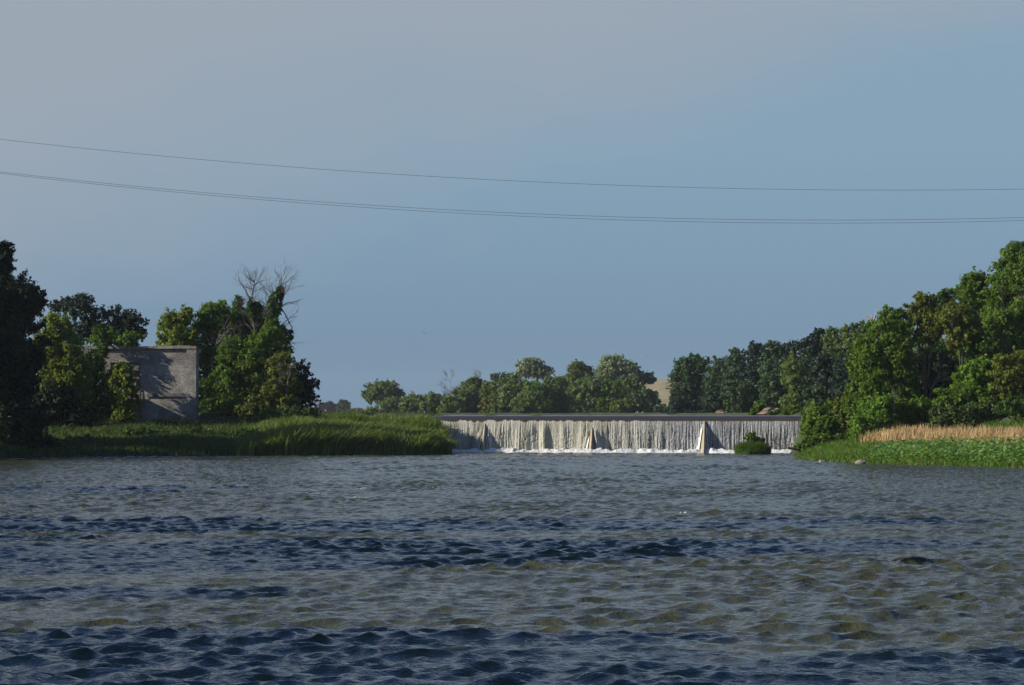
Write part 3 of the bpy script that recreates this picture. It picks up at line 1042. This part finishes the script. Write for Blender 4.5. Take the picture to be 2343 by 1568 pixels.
dead_tree('bare_tree', 'thin dead tree among the green leaves right of the ruin', 322, 486, 800,
          [(.4, 1, 2.6, .07, 3), (.9, .9, 2.8, .06, 3), (-.2, 1, 2.0, .05, 2)], 133, DEADWOOD)
dead_tree('bare_tree', 'pale bare branches showing beside the yellowing bushy tree', 314, 655, 890,
          [(.3, 1, 2.2, .06, 3), (-.6, .5, 2.2, .05, 3)], 134, DEADWOOD)

# --- beyond the reservoir
CG = 'trees on the far shore of the reservoir'
for i, (lab, D, bl, mt) in enumerate([
    ('lone dark round tree standing apart beyond the left end of the weir', 880, [(874, 893, 36, 20), (856, 908, 22, 16), (895, 905, 24, 18)], 'far'),
    ('green bush in front of the lone round tree beyond the weir', 800, [(894, 928, 26, 17)], 'far'),
    ('low pale yellow-green bush left of the lone round tree', 790, [(856, 941, 20, 8)], 'yellow'),
    ('left half of a pair of dense green bushes beyond the weir', 745, [(945, 924, 26, 21), (935, 935, 20, 12)], 'far'),
    ('right half of a pair of dense green bushes beyond the weir', 740, [(984, 924, 26, 23), (995, 938, 18, 12)], 'far'),
    ('dark green tree under the bare grey tree on the far shore', 715, [(1052, 922, 34, 28), (1040, 935, 28, 16)], 'far'),
    ('dull green tree right beside the bare grey tree', 720, [(1088, 898, 30, 28), (1083, 875, 14, 10), (1095, 925, 30, 22)], 'far'),
    ('yellowish ragged tree on the far shore, between two green ones', 712, [(1130, 920, 24, 30), (1118, 895, 20, 20)], 'olive'),
    ('hazy blue treetop furthest behind the far shore trees', 980, [(1148, 865, 26, 10), (1172, 866, 14, 9)], 'hill'),
    ('broad green tree below the tall pale cottonwood', 710, [(1170, 900, 34, 34), (1158, 928, 34, 20)], 'far'),
    ('tall pale grey-green cottonwood, the left one of the two on the far shore', 800, [(1212, 838, 24, 19), (1235, 852, 24, 16), (1200, 852, 16, 12)], 'greyleaf'),
    ('brighter green tree right of the broad one on the far shore', 705, [(1232, 922, 34, 26), (1225, 895, 26, 22)], 'mid'),
    ('green tree with a rounded top at the middle of the far shore row', 715, [(1270, 890, 30, 28), (1280, 925, 32, 22)], 'far'),
    ('dark gap-filling bush low in the middle of the far shore row', 722, [(1305, 932, 26, 17)], 'dark'),
    ('slim yellowish cottonwood with a thin top on the far shore', 770, [(1318, 846, 17, 18), (1337, 855, 20, 18), (1310, 868, 22, 16)], 'olive'),
    ('large pale grey-green cottonwood, highest crown on the far shore', 790, [(1405, 838, 28, 24), (1432, 850, 26, 22), (1385, 856, 22, 18), (1410, 870, 36, 20)], 'greyleaf'),
    ('dark green treetop right of the highest pale cottonwood', 800, [(1462, 862, 30, 13), (1485, 870, 14, 7), (1448, 852, 14, 10)], 'hill'),
    ('wide green tree in front of the slim yellowish cottonwood', 705, [(1345, 895, 34, 30), (1335, 925, 34, 22), (1362, 918, 26, 24)], 'far'),
    ('olive-topped tree below the highest pale cottonwood', 705, [(1398, 900, 32, 28), (1392, 928, 34, 20)], 'mid'),
    ('dull green tree left of the dry grassy hill', 715, [(1445, 888, 30, 22), (1440, 915, 32, 24)], 'far'),
    ('dark green tree at the foot of the dry grassy hill', 690, [(1475, 918, 36, 26), (1495, 935, 26, 14)], 'hill'),
    ('rounded bush at the waterline below the tall pale left cottonwood', 695, [(1198, 930, 26, 18), (1212, 915, 22, 20)], 'far'),
    ('olive bush at the waterline below the highest pale cottonwood', 690, [(1420, 932, 26, 16)], 'olive'),
    ('small green bush at the waterline below the bare grey tree', 700, [(1022, 937, 20, 11)], 'mid'),
    ('low dark bush between the dry hill and the cedar slope', 650, [(1520, 938, 26, 11)], 'hill'),
]):
    nm = 'bush' if 'bush' in lab else 'tree'
    bl = [(b[0], b[1], b[2] * (1.0 if 'dry' in lab else 1.2), b[3] * 1.04) for b in bl]
    T(nm, lab, 'bush' if nm == 'bush' else 'tree', D, bl, mt, 200 + i, leaf=.44, cover=1.1, group=CG, skirt=not (D > 860 or 'cottonwood' in lab and D > 780))
dead_tree('bare_tree', 'bare grey tree with a wide fan of twigs on the far shore', 735, 1040, 928,
          [(-.8, .8, 4.2, .2, 4), (-.2, 1, 4.6, .2, 4), (.4, 1, 4.4, .2, 4), (.9, .7, 4.0, .18, 4), (-.5, .5, 3.6, .16, 4), (.1, .8, 4.2, .16, 4), (-1, .55, 3.4, .14, 3)], 230, TWIG, spread=.45)
dead_tree('bare_tree', 'reddish leafless tree behind the dull green tree of the far shore', 735, 1090, 895,
          [(-.3, 1, 3.0, .12, 4), (.5, .9, 3.0, .12, 4)], 231, TWIG)
for i, (lab, D, bl, mt) in enumerate([
    ('distant reddish-brown tree on the horizon left of the weir', 1560, [(735, 932, 16, 7), (752, 930, 16, 8)], 'rust'),
    ('distant dark green tree on the horizon, right of the reddish one', 1520, [(785, 933, 16, 12), (786, 924, 9, 8)], 'hill'),
    ('distant low olive bushes on the horizon next to the dark tree', 1500, [(815, 941, 22, 5)], 'olive'),
    ('distant blue-green bush on the horizon behind the leaning tree', 1560, [(715, 940, 16, 5)], 'hill'),
]):
    T('bush' if 'bush' in lab else 'tree', lab, 'bush' if 'bush' in lab else 'tree', D, bl, mt, 240 + i, leaf=1.0, cover=1.1, group='trees on the horizon')

# --- dark wooded slope beyond the weir
SG = 'trees on the dark wooded slope'
for i, (lab, D, bl, mt) in enumerate([
    ('dark cedar at the left end of the wooded slope, beside the dry hill', 560, [(1578, 845, 36, 34), (1600, 835, 24, 24), (1560, 890, 30, 44), (1600, 900, 36, 44)], 'hill'),
    ('short dark cedar at the water below the left end of the slope', 545, [(1550, 925, 26, 22), (1590, 930, 28, 18)], 'cedar'),
    ('dark round-topped tree second from the left on the slope skyline', 525, [(1645, 845, 30, 26), (1640, 880, 34, 34)], 'hill'),
    ('black-green tree low on the slope above the weir crest', 505, [(1640, 915, 34, 28), (1668, 900, 28, 34)], 'cedar'),
    ('dark tree on the slope skyline where it starts to climb', 500, [(1688, 822, 28, 24), (1680, 858, 32, 32)], 'hill'),
    ('spiky dark cedar on the slope skyline', 480, [(1728, 806, 20, 24), (1738, 840, 28, 36), (1720, 870, 26, 34)], 'cedar'),
    ('dark bushy tree in the lower middle of the slope', 470, [(1700, 905, 34, 32), (1735, 912, 26, 26)], 'hill'),
    ('dark tree of the skyline above the bare soil bank', 465, [(1768, 802, 26, 22), (1765, 838, 32, 34)], 'hill'),
    ('deep green tree just above the bare soil bank', 440, [(1770, 888, 36, 34), (1800, 900, 28, 24)], 'hill'),
    ('small dark tree next to the skyline cedar', 455, [(1805, 800, 22, 18), (1800, 835, 28, 30)], 'cedar'),
    ('soft grey-green tree in the middle of the dark slope', 430, [(1815, 850, 30, 40), (1830, 885, 28, 30)], 'far'),
    ('dark knob of a tree standing above the slope skyline', 450, [(1872, 764, 16, 12), (1850, 790, 28, 24), (1880, 795, 26, 26)], 'cedar'),
    ('grey-green bushy tree on the upper slope skyline', 430, [(1905, 770, 26, 20), (1915, 805, 32, 36)], 'far'),
    ('grey-green tree on the slope, last before the near bright trees', 415, [(1945, 760, 26, 20), (1960, 790, 30, 36), (1970, 750, 18, 14)], 'far'),
    ('tall shaded cedar against the near bright trees', 400, [(1880, 855, 34, 46), (1910, 870, 32, 48)], 'cedar'),
    ('shaded tree under the tall cedar of the slope', 385, [(1860, 905, 34, 24), (1895, 915, 30, 24)], 'hill'),
    ('shaded tree in the fold behind the near bright trees', 390, [(1945, 850, 34, 52), (1935, 900, 30, 34)], 'cedar'),
]):
    T('cedar_tree' if mt == 'cedar' else 'tree', lab, 'tree', D, bl, mt, 300 + i, leaf=.28, cover=1.15, group=SG, lobe=.26)
T('shrub', 'small green shrub growing on the bare soil bank', 'shrub', 372, [(1738, 935, 14, 14), (1728, 942, 12, 8)], 'mid', 330, leaf=.3)
T('shrub', 'green shrub in front of the pinkish soil bank', 'shrub', 362, [(1778, 944, 10, 6), (1764, 947, 8, 4)], 'far', 332, leaf=.25)
T('shrub', 'small green shrub at the water just behind the end of the weir', 'shrub', 345, [(1815, 940, 18, 10), (1800, 944, 10, 6)], 'mid', 331, leaf=.3)

# --- near right bank
NG = 'trees and bushes on the near hillside'
for i, (nm, lab, D, bl, mt) in enumerate([
    ('tree', 'highest tree at the top of the near hillside', 282, [(2325, 590, 40, 38), (2350, 640, 50, 60), (2295, 635, 36, 36), (2290, 675, 38, 28)], 'mid'),
    ('tree', 'rounded green tree one step below the highest hillside tree', 284, [(2228, 645, 36, 30), (2215, 672, 32, 26), (2255, 690, 36, 30)], 'mid'),
    ('tree', 'dull dark green tree peeping over behind the olive tree on the hill', 305, [(2180, 672, 30, 18), (2160, 690, 30, 18)], 'dark'),
    ('tree', 'olive tree with sparse twiggy top on the hillside skyline', 268, [(2118, 698, 34, 26), (2095, 720, 34, 30), (2105, 682, 14, 12), (2140, 735, 40, 34), (2125, 765, 36, 26)], 'olive'),
    ('tree', 'olive-brown tree right of the sparse topped one', 266, [(2185, 730, 40, 34), (2215, 752, 36, 34), (2195, 775, 40, 30)], 'olive'),
    ('tree', 'big leafy tree at the left front of the hillside, below the pale snag', 268, [(2040, 722, 30, 22), (2025, 755, 44, 36), (2060, 770, 44, 40), (2000, 800, 44, 36), (2050, 820, 50, 44)], 'mid'),
    ('tree', 'lower spreading tree leaning left over the weir end of the hillside', 271, [(1975, 815, 36, 30), (1960, 845, 28, 34), (2000, 860, 46, 40), (2045, 880, 46, 46), (2010, 900, 40, 34)], 'mid'),
    ('tree', 'green tree filling the slope below the highest hillside tree', 270, [(2300, 735, 44, 38), (2340, 715, 36, 34), (2310, 780, 44, 36)], 'mid'),
    ('tree', 'shadowed tree in the dark hollow of the hillside', 286, [(2140, 820, 46, 44), (2110, 870, 44, 46), (2200, 815, 44, 36), (2170, 870, 40, 40)], 'dark'),  # dark leaf colour stands in for the shade of the hollow
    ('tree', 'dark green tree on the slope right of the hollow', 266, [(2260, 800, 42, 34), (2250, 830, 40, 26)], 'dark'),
    ('bush', 'bright lime-green vine-covered bush on the open hillside', 261, [(2235, 850, 38, 28), (2205, 880, 38, 30), (2275, 840, 34, 26)], 'bright'),
    ('bush', 'olive bush at the right of the lime-green vine-covered one', 258, [(2310, 845, 40, 40), (2345, 880, 40, 50), (2300, 900, 36, 30)], 'olive'),
    ('bush', 'bright green bush under the lime-green vine', 258, [(2180, 910, 44, 30), (2240, 915, 40, 28)], 'mid'),
    ('bush', 'low grey-green willow bush behind the tan reeds', 254, [(2215, 945, 50, 20), (2270, 940, 44, 22), (2150, 950, 36, 16)], 'bank_grass'),
    ('bush', 'dense bush behind the tan reeds at the far right', 248, [(2325, 935, 40, 26), (2350, 950, 30, 22)], 'dark'),
    ('bush', 'leafy bush below the spreading tree, behind the tan reeds', 264, [(2050, 935, 46, 26), (2100, 935, 36, 24), (2010, 945, 34, 20)], 'mid'),
    ('bush', 'bush with yellowish tips left of the spreading tree', 276, [(1955, 912, 30, 20), (1928, 925, 24, 16), (1972, 932, 30, 22)], 'olive'),
    ('tree', 'tree with shade-darkened leaves deep in the hillside hollow behind the thin grey stem', 280, [(2145, 850, 40, 44), (2105, 830, 36, 40), (2185, 860, 40, 36)], 'deep'),  # darkest leaves used here to paint the hollow's shade
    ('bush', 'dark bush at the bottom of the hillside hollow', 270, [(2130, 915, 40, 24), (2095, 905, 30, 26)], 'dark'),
    ('bush', 'bushy green shrub at the foot of the hill, left of the twin stems', 262, [(1985, 935, 34, 20), (2015, 920, 34, 22)], 'bright'),
    ('bush', 'olive shrub on the hill between the lime vine and the highest tree', 266, [(2275, 800, 36, 22), (2330, 815, 36, 24)], 'olive'),
    ('bush', 'light green bush on the bank just above the weir end', 283, [(1876, 936, 20, 13), (1850, 942, 12, 8), (1906, 930, 22, 16)], 'mid'),
    ('bush', 'bush hanging over the end of the weir crest', 290, [(1846, 956, 11, 10), (1866, 964, 18, 16), (1842, 978, 8, 12)], 'mid'),
    ('bush', 'shaded green bush between the weir end and the tan reeds', 276, [(1888, 972, 26, 20), (1870, 994, 18, 16), (1910, 985, 24, 16)], 'mid'),
    ('bush', 'low bush at the waterline beside the driftwood branch', 272, [(1850, 1014, 17, 14), (1878, 1010, 22, 16), (1828, 1023, 10, 7)], 'mid'),
]):
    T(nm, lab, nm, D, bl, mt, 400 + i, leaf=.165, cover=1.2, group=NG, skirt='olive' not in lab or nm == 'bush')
dead_tree('dead_snag', 'pale broken snag poking out above the big leafy hillside tree', 272, 1996, 740,
          [(-.7, .8, 1.0, .11, 1), (-.3, 1, .9, .09, 0), (.5, 1.0, 1.1, .10, 1)], 440, PALEWOOD, cat='dead tree')
dead_tree('bare_tree', 'thin grey dead stem standing in the dark hollow of the hillside', 268, 2130, 890,
          [(.4, 1, 2.0, .06, 3), (-.4, .7, 1.6, .05, 3), (.7, .5, 1.4, .05, 2)], 441, DEADWOOD)
dead_tree('bare_tree', 'pale twin stems in front of the spreading tree, above the tan reeds', 262, 2045, 945,
          [(-.3, 1, 1.4, .07, 2), (.5, 1, 1.4, .06, 2)], 442, DEADWOOD)
dead_tree('bare_tree', 'grey twiggy dead bush under the highest hillside tree', 279, 2300, 715,
          [(-.5, 1, 1.6, .05, 3), (.5, .8, 1.8, .05, 3)], 443, TWIG)


# --- trees of the near left bank, beside the camera's own reach of the river; their long shadows lie on the water
def bank_trees():
    rng = np.random.default_rng(9)
    spots = [(-40, 10, 26), (-42, 20, 27), (-38, 29, 26), (-40, 37, 27), (-44, 45, 20), (-39, 53, 11), (-41, 61, 15), (-42, 74, 20), (-41, 82, 27), (-50, 90, 15), (-42, 99, 27), (-48, 107, 17),
             (-57, 146, 18), (-56, 155, 17), (-63, 257, 17), (-66, 265, 18), (-69, 273, 18), (-78, 266, 20), (-88, 314, 21)]
    protos = []
    for i, (x, y, h) in enumerate(spots):
        k = i % 3
        if len(protos) <= k:
            r_ = np.random.default_rng(500 + k)
            bl = [(0, 0, 0, 0)]
            root = empty('tree', (x, y, 0))
            Cs, Ns = [], []
            for _ in range(34):
                dv = unit(r_.normal(size=3))
                c = np.array((0, 0, 10.8)) + dv * np.array((4.5, 4.5, 8.6)) * r_.uniform(.4, .95)
                r = r_.uniform(1.2, 2.1)
                q = unit(r_.normal(size=(230, 3)))
                Cs.append(c + q * r * r_.uniform(.4, 1.2, (230, 1)))
                Ns.append(unit(q + r_.normal(size=(230, 3)) * .6))
            V, Fc = leaf_mesh(np.concatenate(Cs), np.concatenate(Ns), .42, r_)
            mesh_obj('crown', V, Fc, LEAF['dark'], root)
            mb = MB()
            limbs(mb, np.zeros(3), [(np.array((a, b, 12.0 + c)), np.array((3., 3., 4.))) for a, b, c in ((0, 0, 3), (2, 0, -2), (-2, 1, -1), (0, -2, -3))], r_, .35, 0)
            mb.build('trunk', BARK, root, True)
            protos.append(root)
            o = root
        else:
            o = protos[k].copy()
            COL.objects.link(o)
            for ch in list(protos[k].children):
                c = ch.copy()
                COL.objects.link(c)
                c.parent = o
        o.location = (x, y, gz(x, y) - .1)
        o.rotation_euler = (0, 0, rng.uniform(0, 6.28))
        s = h / 20.0
        o.scale = (s, s, s)
        tag(o, 'leafy green tree in the row along the left river bank', 'tree', 'row of trees along the left river bank')


bank_trees()


# ------------------------------------------------------------------ grass, reeds, leafy plants
def blades(name, P, h, w, mat, rng, lean=.25, droop=.35, bias=(0, 0)):
    n = len(P)
    yaw = rng.uniform(0, 2 * math.pi, n)
    B = np.stack([np.cos(yaw), np.sin(yaw), np.zeros(n)], 1)
    ld = rng.normal(size=(n, 2)) * lean + np.asarray(bias)
    Ld = np.concatenate([ld, np.zeros((n, 1))], 1)
    h = h[:, None]
    w = w[:, None]
    up = np.array((0, 0, 1.0))
    M = P + up * h * .55 + Ld * h * .4
    Tp = P + up * h * (1 - .12 * rng.random((n, 1))) + Ld * h * (1 + droop)
    V = np.stack([P - B * w, P + B * w, M + B * w * .85, M - B * w * .85, Tp + B * w * .12, Tp - B * w * .12], 1).reshape(-1, 3)
    i = np.arange(n)[:, None] * 6
    Fc = np.concatenate([i + np.array([[0, 1, 2, 3]]), i + np.array([[3, 2, 4, 5]])], 0)
    o = mesh_obj(name, V, Fc, mat)
    tag(o, kind='stuff')
    return o


def field(n, x0, x1, d0, d1, rng, keep):
    D = rng.uniform(d0, d1, n)
    X = (rng.uniform(x0, x1, n) - 1171) / F * D
    dd = -sdist(X, D, DOWN)
    du = -sdist(X, D, UP)
    k = (dd > .02) & (du > .5) & keep((X / D * F) + 1171, D, dd)
    X, D, dd = X[k], D[k], dd[k]
    return np.stack([X, D, ground_z(X, D)], 1), X / D * F + 1171, dd


rng = np.random.default_rng(60)
PN = Noise(61)
# tall green reeds on the left point
P, xv, dd = field(52000, 540, 1045, 283, 313, rng, lambda x, D, d: (d < 22))
hh = np.interp(xv, (530, 660, 780, 850, 950, 1000, 1035), (.9, 2.9, 3.0, 2.45, 2.1, 1.75, 1.4)) * np.interp(dd, (0, 1.5, 6, 22), (.95, 1.0, .85, .6)) * rng.uniform(.75, 1.1, len(P))
hh *= .85 + .3 * PN(P[:, 0] * .6, P[:, 1] * .6)
hh *= .8 + .4 * PN(P[:, 0] * 1.4 + 9, P[:, 1] * 1.1, 2)
cl = np.stack([PN(P[:, 0] * .9 + 3, P[:, 1] * .7 + 30) - .38, PN(P[:, 0] * .9 + 60, P[:, 1] * .7 + 8) - .55], 1) * .75
blades('reeds', P, hh, rng.uniform(.05, .12, len(P)), LEAF['green_reed'], rng, .2, .6, cl)
# shorter grass further left
P, xv, dd = field(60000, -80, 640, 270, 318, rng, lambda x, D, d: d < 36)
hh = np.interp(xv, (200, 330), (.55, 1.0)) * np.interp(dd, (0, 1, 6, 20, 36), (.4, .6, .85, 1.1, 1.0)) * rng.uniform(.6, 1.2, len(P)) * (.6 + .8 * PN(P[:, 0] * .35, P[:, 1] * .35, 2))
blades('bank_grass', P, hh, rng.uniform(.035, .075, len(P)), LEAF['bank_grass'], rng, .3, .5)
# right bank: low grass at the water, broad leaves, dry reeds
P, xv, dd = field(60000, 1820, 2420, 212, 275, rng, lambda x, D, d: d < 16)
hh = np.interp(dd, (0, 1, 4, 9, 16), (.3, .55, .9, 1.0, .8)) * rng.uniform(.6, 1.25, len(P))
hh *= np.where((xv > 1990) & (dd > .8) & (dd < 4.8), .55, 1.0)
blades('bank_grass', P, hh, rng.uniform(.03, .065, len(P)), LEAF['lush_grass'], rng, .35, .5)
P, xv, dd = field(60000, 1890, 2420, 219, 262, rng, lambda x, D, d: (d > 5.0 + 6.0 * PN(x * .03, D * .5, 2) * rng.random(len(x)) ** .6) & (d < 11.5) & (x > 1885))
hh = 1.9 * np.interp(xv, (1885, 1950, 2350), (.55, 1.0, 1.05)) * rng.uniform(.5, 1.15, len(P)) * (.8 + .4 * PN(P[:, 0] * .8, P[:, 1] * .8, 2))
blades('dry_reeds', P, hh, rng.uniform(.03, .06, len(P)), LEAF['tan_reed'], rng, .12, .5, (.06, 0))


def broadleaf():
    rng = np.random.default_rng(63)
    P, xv, dd = field(16000, 1985, 2420, 212, 248, rng, lambda x, D, d: (d > .7) & (d < 5.2))
    n = len(P)
    hgt = rng.uniform(.3, 1.4, n) * np.interp(dd, (1, 3, 4.6), (.7, 1.0, 1.1)) * np.interp(xv, (1990, 2100, 2250), (.6, .85, 1.05))
    yaw = rng.uniform(0, 6.28, n)
    out = np.stack([np.cos(yaw), np.sin(yaw), rng.uniform(.3, 1.3, n)], 1)
    out = unit(out)
    side = unit(np.cross(out, (0, 0, 1.0)))
    L = rng.uniform(.28, .6, n)[:, None]
    C = P + np.array((0, 0, 1.0)) * hgt[:, None]
    droop = np.array((0, 0, -1.0)) * L * .35
    V = np.stack([C, C + out * L * .55 + side * L * .34, C + out * L * 1.1 + droop, C + out * L * .55 - side * L * .34], 1).reshape(-1, 3)
    o = mesh_obj('broadleaf_plants', V, np.arange(n * 4).reshape(n, 4), LEAF['broad'])
    tag(o, kind='stuff')


broadleaf()


# ------------------------------------------------------------------ small things
def islet():
    D = 297.0
    c = pt(1722, 1036, D)
    root = empty('grass_clump', (c[0], c[1], 0))
    tag(root, 'small round grassy islet standing in the water before the weir', 'islet')
    n, k = 28, 8
    V, Fc = [], []
    for j in range(k + 1):
        r = j / k
        for i in range(n):
            a = 2 * math.pi * i / n
            V.append((2.05 * r * math.cos(a), 1.6 * r * math.sin(a), 1.05 * math.sqrt(max(0, 1 - r ** 2.5)) - .12))
    for j in range(k):
        for i in range(n):
            q = (i + 1) % n
            Fc.append((j * n + i, (j + 1) * n + i, (j + 1) * n + q, j * n + q))
    mesh_obj('mound', np.array(V), Fc, GROUND, root, True)
    rng = np.random.default_rng(70)
    m = 5200
    a, r = rng.uniform(0, 6.28, m), np.sqrt(rng.random(m)) * .99
    P = np.stack([2.05 * r * np.cos(a), 1.6 * r * np.sin(a), 1.05 * np.sqrt(1 - r ** 2.5) - .12], 1)
    g = blades('grass', P, rng.uniform(.3, .7, m), rng.uniform(.02, .045, m), LEAF['lush_grass'], rng, .4, .8)
    g.parent = root
    s = T('shrub', 'tiny dark shrub growing on top of the grassy islet', 'shrub', D, [(1716, 1000, 13, 9), (1738, 1007, 11, 7), (1722, 992, 6, 5)], 'mid', 71, leaf=.16, r0=.03, skirt=False)


islet()


def driftwood():
    D = 270.0
    c = pt(1842, 1036, D)
    root = empty('driftwood_branch', (c[0], c[1], 0))
    tag(root, 'dark bare driftwood branch reaching over the water from the right bank', 'branch')
    mb = MB()
    L = [pt(x, y, D + dd) - np.array((c[0], c[1], 0)) for x, y, dd in ((1848, 1040, 0), (1828, 1031, -.3), (1808, 1026, -.6), (1790, 1027, -.8))]
    mb.tube(L, [.13, .11, .07, .03], 6)
    rng = np.random.default_rng(72)
    for k, d_ in ((2, (-.9, 0, .9)), (2, (-1, 0, .25)), (1, (-.8, 0, 1)), (3, (-1, .1, .6))):
        twigs(mb, L[k], d_, 1.3, .04, 2, rng, .4, .05)
    mb.build('branches', WETWOOD, root, True)


driftwood()


def rock(name, label, x, y, D, sx, sy, sz, seed):
    import bmesh
    bm = bmesh.new()
    bmesh.ops.create_icosphere(bm, subdivisions=3, radius=1.0)
    rng = np.random.default_rng(seed)
    ax = unit(rng.normal(size=(14, 3)))
    of = rng.uniform(.55, .9, 14)
    for v in bm.verts:
        p = np.array(v.co)
        for a, o_ in zip(ax, of):
            t = p @ a
            if t > o_:
                p = p - a * (t - o_)
        v.co = p * (sx, sy, sz)
    me = bpy.data.meshes.new(name)
    bm.to_mesh(me)
    bm.free()
    me.materials.append(ROCK)
    o = bpy.data.objects.new(name, me)
    c = pt(x, y, D)
    o.location = (c[0], c[1], max(gz(c[0], c[1]), 0) + sz * .25)
    COL.objects.link(o)
    tag(o, label, 'rock', 'rocks at the right waterline')


rock('rock', 'largest pale boulder at the waterline under the leafy right bank', 1969, 1060, 240.5, .55, .45, .33, 80)
rock('rock', 'small pale rock at the waterline near the point of the right bank', 1880, 1058, 247.5, .35, .3, .22, 81)
rock('rock', 'tiny pale stone at the waterline below the broad leaves', 2134, 1066, 232.3, .22, .2, .16, 82)


def soil_bank(name, label, x, y, D, w_, h_, seed):
    """slumped bare earth face on the slope"""
    c = pt(x, y, D)
    rngn = Noise(seed)
    n, m = 26, 14
    u, v = np.meshgrid(np.linspace(-1, 1, n), np.linspace(0, 1, m))
    X = u * w_ * (1 - .25 * v)
    Z = v * h_ * np.clip(1 - np.abs(u) ** 2.2 + .5 * (rngn(u * 4 + 31, v * 0 + 2, 2) - .5), .05, 1.3)
    Y = v * h_ * .8 + 1.6 * (rngn(u * 3 + 5, v * 3 + 2, 3) - .5) + np.abs(u) ** 3 * 2.0
    Vt = np.stack([X, Y, Z], -1).reshape(-1, 3)
    i = np.arange(m - 1)[:, None] * n + np.arange(n - 1)[None]
    Ff = np.stack([i, i + 1, i + n + 1, i + n], -1).reshape(-1, 4)
    # close it into a solid wedge
    b = Vt.copy()
    b[:, 1] = b[:, 1] + 4.0
    Vt = np.concatenate([Vt, b])
    o = mesh_obj(name, Vt, np.concatenate([Ff, (Ff + n * m)[:, ::-1]]), SOIL, smooth=True)
    o.location = (c[0], c[1], c[2])
    tag(o, label, 'earth bank', kind='structure')


soil_bank('soil_bank', 'pinkish bare soil bank at the water behind the weir', 1772, 948, 366, 2.6, .95, 90)
soil_bank('soil_bank', 'small bare soil patch above the weir end', 1862, 946, 300, .8, .9, 91)
soil_bank('soil_bank', 'narrow bare soil strip under the dark slope', 1655, 950, 470, 2.2, 1.0, 92)


# ------------------------------------------------------------------ power line
def power_line():
    D = 232.0
    xl, xr = -330.0, 4390.0
    sup = []
    for j, (x, lab) in enumerate(((xl, 'tall wooden power pole on the left bank'), (xr, 'tall wooden power pole on the right hillside'))):
        X = (x - 1171) / F * D
        g = gz(X, D)
        root = empty('utility_pole', (X, D, g))
        tag(root, lab, 'power pole', 'power poles')
        top = pt(x, 435.5 - 2.77e-5 * (x - 2050) ** 2, D)[2] - g
        mb = MB(); mb.tube([(0, .35, -1.0), (0, .35, top)], [.2, .13], 10); mb.build('pole', POLE, root, True)
        zc = pt(x, 507.5 - 3.1e-5 * (x - 1900) ** 2, D)[2] - g
        mb = MB(); mb.box(-.08, .08, -1.2, 1.2, zc - .2, zc - .04); mb.build('crossarm', POLE, root)
    for nm, y0, a, xc, off, dy in (('power_line', 435.5, 2.77e-5, 2050, 0.0, 0), ('power_line', 505.5, 3.06e-5, 1900, -.8, 0), ('power_line', 509.5, 3.14e-5, 1905, .8, 0)):
        P, rr = [], []
        for x in np.linspace(xl, xr, 60):
            P.append(pt(x, y0 - a * (x - xc) ** 2, D) + (0, off, 0))
            rr.append(.016)
        lab = {435.5: 'single thin overhead wire, highest of the three over the river', 505.5: 'upper wire of the close pair hanging below the single wire',
               509.5: 'lower wire of the close pair hanging below the single wire'}[y0]
        mb = MB(); mb.tube(P, rr, 6)
        o = mb.build(nm, WIRE, None, True)
        tag(o, lab, 'power line', 'overhead wires across the river')


power_line()


def bird(x, y, D, label, s):
    c = pt(x, y, D)
    V = [(-.16, 0, 0), (0, -.05, 0), (0, .05, 0), (.22, 0, .02), (0, 0, .06), (0, 0, -.05),
         (-.05, .02, .03), (.08, .02, .03), (-.10, .30, .20), (-.16, .52, .12),
         (-.05, -.02, .03), (.08, -.02, .03), (-.10, -.30, .20), (-.16, -.52, .12), (-.30, .06, .0), (-.30, -.06, 0)]
    Fc = [(3, 1, 4), (3, 4, 2), (3, 2, 5), (3, 5, 1), (0, 4, 1), (0, 2, 4), (0, 5, 2), (0, 1, 5),
          (6, 7, 8), (7, 9, 8), (11, 10, 12), (11, 12, 13), (0, 14, 15)]
    o = mesh_obj('bird', np.array(V) * s, Fc, FEATHER)
    o.location = c
    o.rotation_euler = (R(20), R(-15), R(60))
    tag(o, label, 'bird', 'birds in flight')


bird(970, 763, 230, 'small dark bird flying over the river left of the weir centre', .42)
bird(1482, 817, 320, 'tiny dark bird flying in front of the pale cottonwoods', .4)


# ------------------------------------------------------------------ haze
def haze():
    m, t, out = new_mat('haze_air')
    p = t.nodes.new('ShaderNodeVolumePrincipled')
    p.inputs['Color'].default_value = (.80, .90, 1.0, 1)
    p.inputs['Density'].default_value = 0.00006
    p.inputs['Anisotropy'].default_value = 0.0
    t.links.new(p.outputs[0], out.inputs['Volume'])
    b = MB()
    b.box(-1600, 1600, -230, 3100, -3.2, 48)
    o = b.build('haze', m)
    tag(o, kind='stuff')


haze()
